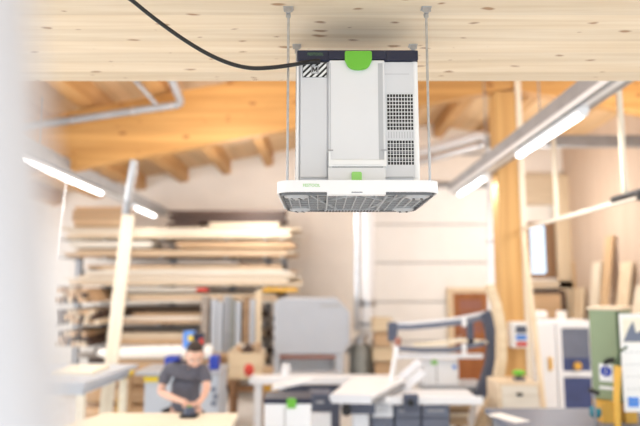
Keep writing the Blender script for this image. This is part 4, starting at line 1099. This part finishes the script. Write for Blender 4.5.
# cable
c_end = W(316.5, 62, 1.872)
pl_ = MB().cyl((c_end.x-.012, by0-.0085, c_end.z+.001), (c_end.x+.012, by0-.008, c_end.z+.002), .0085, n=14).build('cable_gland', 'black', ac, smooth=True)
key = [(318, 61.5, 1.866), (307, 62.3, 1.865), (290, 65.2, 1.80), (270, 67.7, 1.795), (250, 68, 1.79), (230, 63.5, 1.785), (210, 55, 1.775), (190, 43.5, 1.765), (170, 30, 1.75), (150, 15, 1.735), (130, -1, 1.70), (110, -14, 1.62)]
pts = [W(*k_) for k_ in key]; lastp = pts[-1]; pts += [Vector((lastp.x-.06, lastp.y-.03, CZ+.85)), Vector((lastp.x-.12, lastp.y-.06, CZ+.873))]
# smooth
def cr(P, n=6):
    out = []
    for i in range(len(P)-1):
        a, b, c, d = P[max(i-1, 0)], P[i], P[i+1], P[min(i+2, len(P)-1)]
        for k in range(n):
            t = k/n; out.append(.5*((2*b)+(c-a)*t+(2*a-5*b+4*c-d)*t*t+(3*b-a-3*c+d)*t**3))
    return out + [P[-1]]
MB().tube(cr(pts), .0064, 12).build('power_cable', 'black', label='black power cable running from the air cleaner up to the ceiling panel', cat='cable', smooth=True)

# tray: rim frame open below, ribs inside
tx0, tx1 = .1135-.2435, .1135+.2435; ty0, ty1 = 1.76, 2.195; tz0, tz1 = CZ+.2775, CZ+.3128
tray = MB().rbox(tx0, tx1, ty0, ty1, tz1-.006, tz1, .045, 8).build('tray_plate', 'plastic_white', ac, smooth=True)
def ringpts(x0, x1, y0, y1, r, seg=8):
    P = []
    for cx_, cy_, t0 in ((x1-r, y1-r, 0), (x0+r, y1-r, 90), (x0+r, y0+r, 180), (x1-r, y0+r, 270)):
        for k in range(seg+1):
            t = R(t0+90*k/seg); P.append((cx_+r*math.cos(t), cy_+r*math.sin(t)))
    return P
m = MB(); O = ringpts(tx0, tx1, ty0, ty1, .045); I = ringpts(tx0+.006, tx1-.006, ty0+.006, ty1-.006, .039)
n = len(O)
V = [m.b.verts.new((*p, tz1-.006)) for p in O] + [m.b.verts.new((*p, tz1-.006)) for p in I] + [m.b.verts.new((*p, tz0)) for p in O] + [m.b.verts.new((*p, tz0)) for p in I]
for i in range(n):
    j = (i+1) % n
    m.b.faces.new((V[i], V[j], V[2*n+j], V[2*n+i])); m.b.faces.new((V[n+i], V[3*n+i], V[3*n+j], V[n+j])); m.b.faces.new((V[2*n+i], V[2*n+j], V[3*n+j], V[3*n+i])); m.b.faces.new((V[i], V[n+i], V[n+j], V[j]))
rim = m.build('tray_rim', 'plastic_white', ac, smooth=True)
text('tray_logo', 'FESTOOL', .0125, (bx(311.5, .3, 1.76), ty0-.0006, WZ(185.5, 1.76)), 'green_pale', rim, ext=.0003)
ins = .012
ux0, ux1, uy0, uy1 = tx0+ins, tx1-ins, ty0+.012, ty1-.006
ub = CZ+.2705
MB().prism(ringpts(ux0, ux1, uy0, uy1, .04), tz0+.0025, tz0+.012, 2).build('underside', 'under_grey', ac, smooth=False)
m = MB()
def chord(y):   # inner half extents at a given depth, for the rounded corners
    r = .04
    dy = max(0, (uy0+r)-y, y-(uy1-r)); return (ux0 + r - math.sqrt(max(0, r*r-dy*dy)), ux1 - r + math.sqrt(max(0, r*r-dy*dy)))
k = 0; y = uy0+.012
while y < uy1-.004:
    a_, b_ = chord(y); m.mm(a_, b_, y-.0012, y+.0012, tz0-.0012, tz0+.004); y += .05
for k in range(15):
    x = ux0 + .02 + (ux1-ux0-.04)*k/14; w = .0022 if k in (4, 10) else .0014
    m.mm(x-w, x+w, uy0+.01, uy1-.01, ub+(.0 if k in (4, 10) else .003), tz0+.004)
m.bar((tx0+.1, uy0+.03, ub+.005), (tx0+.19, uy1-.05, ub+.005), .0026, .008).bar((tx1-.1, uy0+.03, ub+.005), (tx1-.19, uy1-.05, ub+.005), .0026, .008)
m.bar((cx+.0, uy0+.02, ub+.005), (cx+.09, uy0+.14, ub+.005), .0026, .008).bar((cx+.0, uy0+.02, ub+.005), (cx-.09, uy0+.14, ub+.005), .0026, .008)
m.build('rib_grid', 'under_rib', ac)
O = ringpts(ux0, ux1, uy0, uy1, .04); I = ringpts(ux0+.004, ux1-.004, uy0+.004, uy1-.004, .036)
m = MB(); n = len(O)
V = [m.b.verts.new((*p, tz0+.004)) for p in O] + [m.b.verts.new((*p, tz0+.004)) for p in I] + [m.b.verts.new((*p, ub)) for p in O] + [m.b.verts.new((*p, ub)) for p in I]
for i in range(n):
    j = (i+1) % n
    m.b.faces.new((V[i], V[j], V[2*n+j], V[2*n+i])); m.b.faces.new((V[n+i], V[3*n+i], V[3*n+j], V[n+j])); m.b.faces.new((V[2*n+i], V[2*n+j], V[3*n+j], V[3*n+i])); m.b.faces.new((V[i], V[n+i], V[n+j], V[j]))
m.build('rib_border', 'under_grey', ac)
for sx in (tx0+.058, tx1-.058):
    for sy in (ty0+.06, ty1-.058):
        f = MB().lathe((sx, sy, ub-.006), [(.024, 0), (.026, .002), (.027, .0045), (.035, .005), (.038, .008), (.038, .02)], 24).build('foot_pad', 'under_rib', ac, smooth=True)
        mm_ = MB()
        for k in range(4): mm_.cyl((sx+.017*math.cos(k*math.pi/2+.6), sy+.017*math.sin(k*math.pi/2+.6), ub-.0072), (sx+.017*math.cos(k*math.pi/2+.6), sy+.017*math.sin(k*math.pi/2+.6), ub-.0058), .0045, n=8)
        mm_.build('screw_hole', 'vent_dark', f)
# dark row of little openings along the rear of the underside
m = MB(); a_, b_ = cx-.09, cx+.09
for k in range(17):
    x = a_+(b_-a_)*k/16; m.mm(x-.0034, x+.0034, uy1-.034, uy1-.006, ub-.0012, ub+.001)
MB().mm(a_-.01, b_+.01, uy1-.042, uy1-.002, ub+.001, ub+.006).build('rear_strip', 'under_rib', ac)
m.build('rear_slots', 'vent_dark', ac)
# white centre lip under the rim and lower green latch
MB().rbox(bx(327, .28, 1.76), bx(386, .28, 1.76), ty0-.001, ty0+.03, tz0-.008, tz0+.002, .004, 4).build('center_lip', 'plastic_white', ac, smooth=True)
MB().mm(bx(351.5, .28, 1.76), bx(362.5, .28, 1.76), ty0-.0012, ty0+.01, tz0-.0035, tz0+.0002).build('lip_recess', 'steel_grey', ac)
MB().rbox(bx(351.3, .33), bx(361.3, .33), by0-.03, by0-.012, bz0, bz(173.3), .005, 4, 1).build('lower_latch', 'green_pale', ac, label='small pale green lower latch', smooth=True)
MB().mm(bx(328, .33), bx(385, .33), by0-.022, by0-.0121, bz0, bz(168.6)).build('foot_block', 'plastic_light', ac)

# rods: threaded rods with brackets at the ceiling
def rod(x, y, lab):
    t = empty('threaded_rod', (x, y, CZ+.31), lab, 'threaded rod', 'rods carrying the air cleaner')
    MB().cyl((x, y, CZ+.29), (x, y, CZ+.862), .004, n=12).build('shaft', 'zinc', t, smooth=True)
    m = MB().mm(x-.016, x+.016, y-.014, y+.014, CZ+.877, CZ+.8799).mm(x-.0135, x+.0135, y-.012, y-.009, CZ+.862, CZ+.878).mm(x-.007, x+.007, y-.012, y+.012, CZ+.859, CZ+.8635)
    m.cyl((x-.010, y-.0125, CZ+.87), (x-.010, y-.009, CZ+.87), .003, n=8)
    m.build('ceiling_bracket', 'zinc', t, bevel=.0006)
    MB().cyl((x, y, CZ+.849), (x, y, CZ+.858), .0075, n=6).build('hex_nut', 'zinc', t)
    MB().cyl((x, y, CZ+.3135), (x, y, CZ+.319), .0075, n=6).build('hex_nut', 'zinc', t)
rod(-.1005, 1.82, 'front left threaded rod holding the air cleaner tray')
rod(.338, 1.82, 'front right threaded rod holding the air cleaner tray')
rod(-.085, 2.12, 'rear left threaded rod ending at the ceiling behind the air cleaner lid')
rod(.342, 2.12, 'rear right threaded rod ending at the ceiling behind the air cleaner lid')

# ------------------------------------------------------------------ light
w = bpy.data.worlds.new('sky'); S.world = w; w.use_nodes = True
bg = w.node_tree.nodes['Background']; bg.inputs[0].default_value = (.86, .93, 1, 1); bg.inputs[1].default_value = 3.0
def area(name, loc, rot, sx, sy, e, col=(1, 1, 1)):
    l = bpy.data.lights.new(name, 'AREA'); l.shape = 'RECTANGLE'; l.size = sx; l.size_y = sy; l.energy = e; l.color = col
    o = bpy.data.objects.new(name, l); COL.objects.link(o); o.location = loc; o.rotation_euler = rot
    return o
area('front_fill_light', (.5, -4.5, 2.0), (R(90), 0, 0), 9, 3.6, 90, (.92, .96, 1))  # added fill from behind the camera, no window stands there
area('left_fill_light', (XL+.1, 7, 2.1), (R(90), 0, R(-90)), 13, 2.3, 420, (.97, .98, 1))  # added fill just inside the left wall, an unseen source
for (x, y) in ((-1.2, 6.5), (-1.2, 11), (4.2, 7), (4.2, 11.5)):
    l = bpy.data.lights.new('hall_fill_light', 'POINT'); l.energy = 200; l.shadow_soft_size = .35; l.color = (1, .97, .93)  # bare point lights added to brighten the upper walls, no fixtures
    o = bpy.data.objects.new('hall_fill_light', l); COL.objects.link(o); o.location = (x, y, 3.7)
vs = S.view_settings; vs.view_transform = 'Standard'; vs.look = 'None'; vs.gamma = 1; vs.exposure = -.8
S.cycles.use_denoising = True
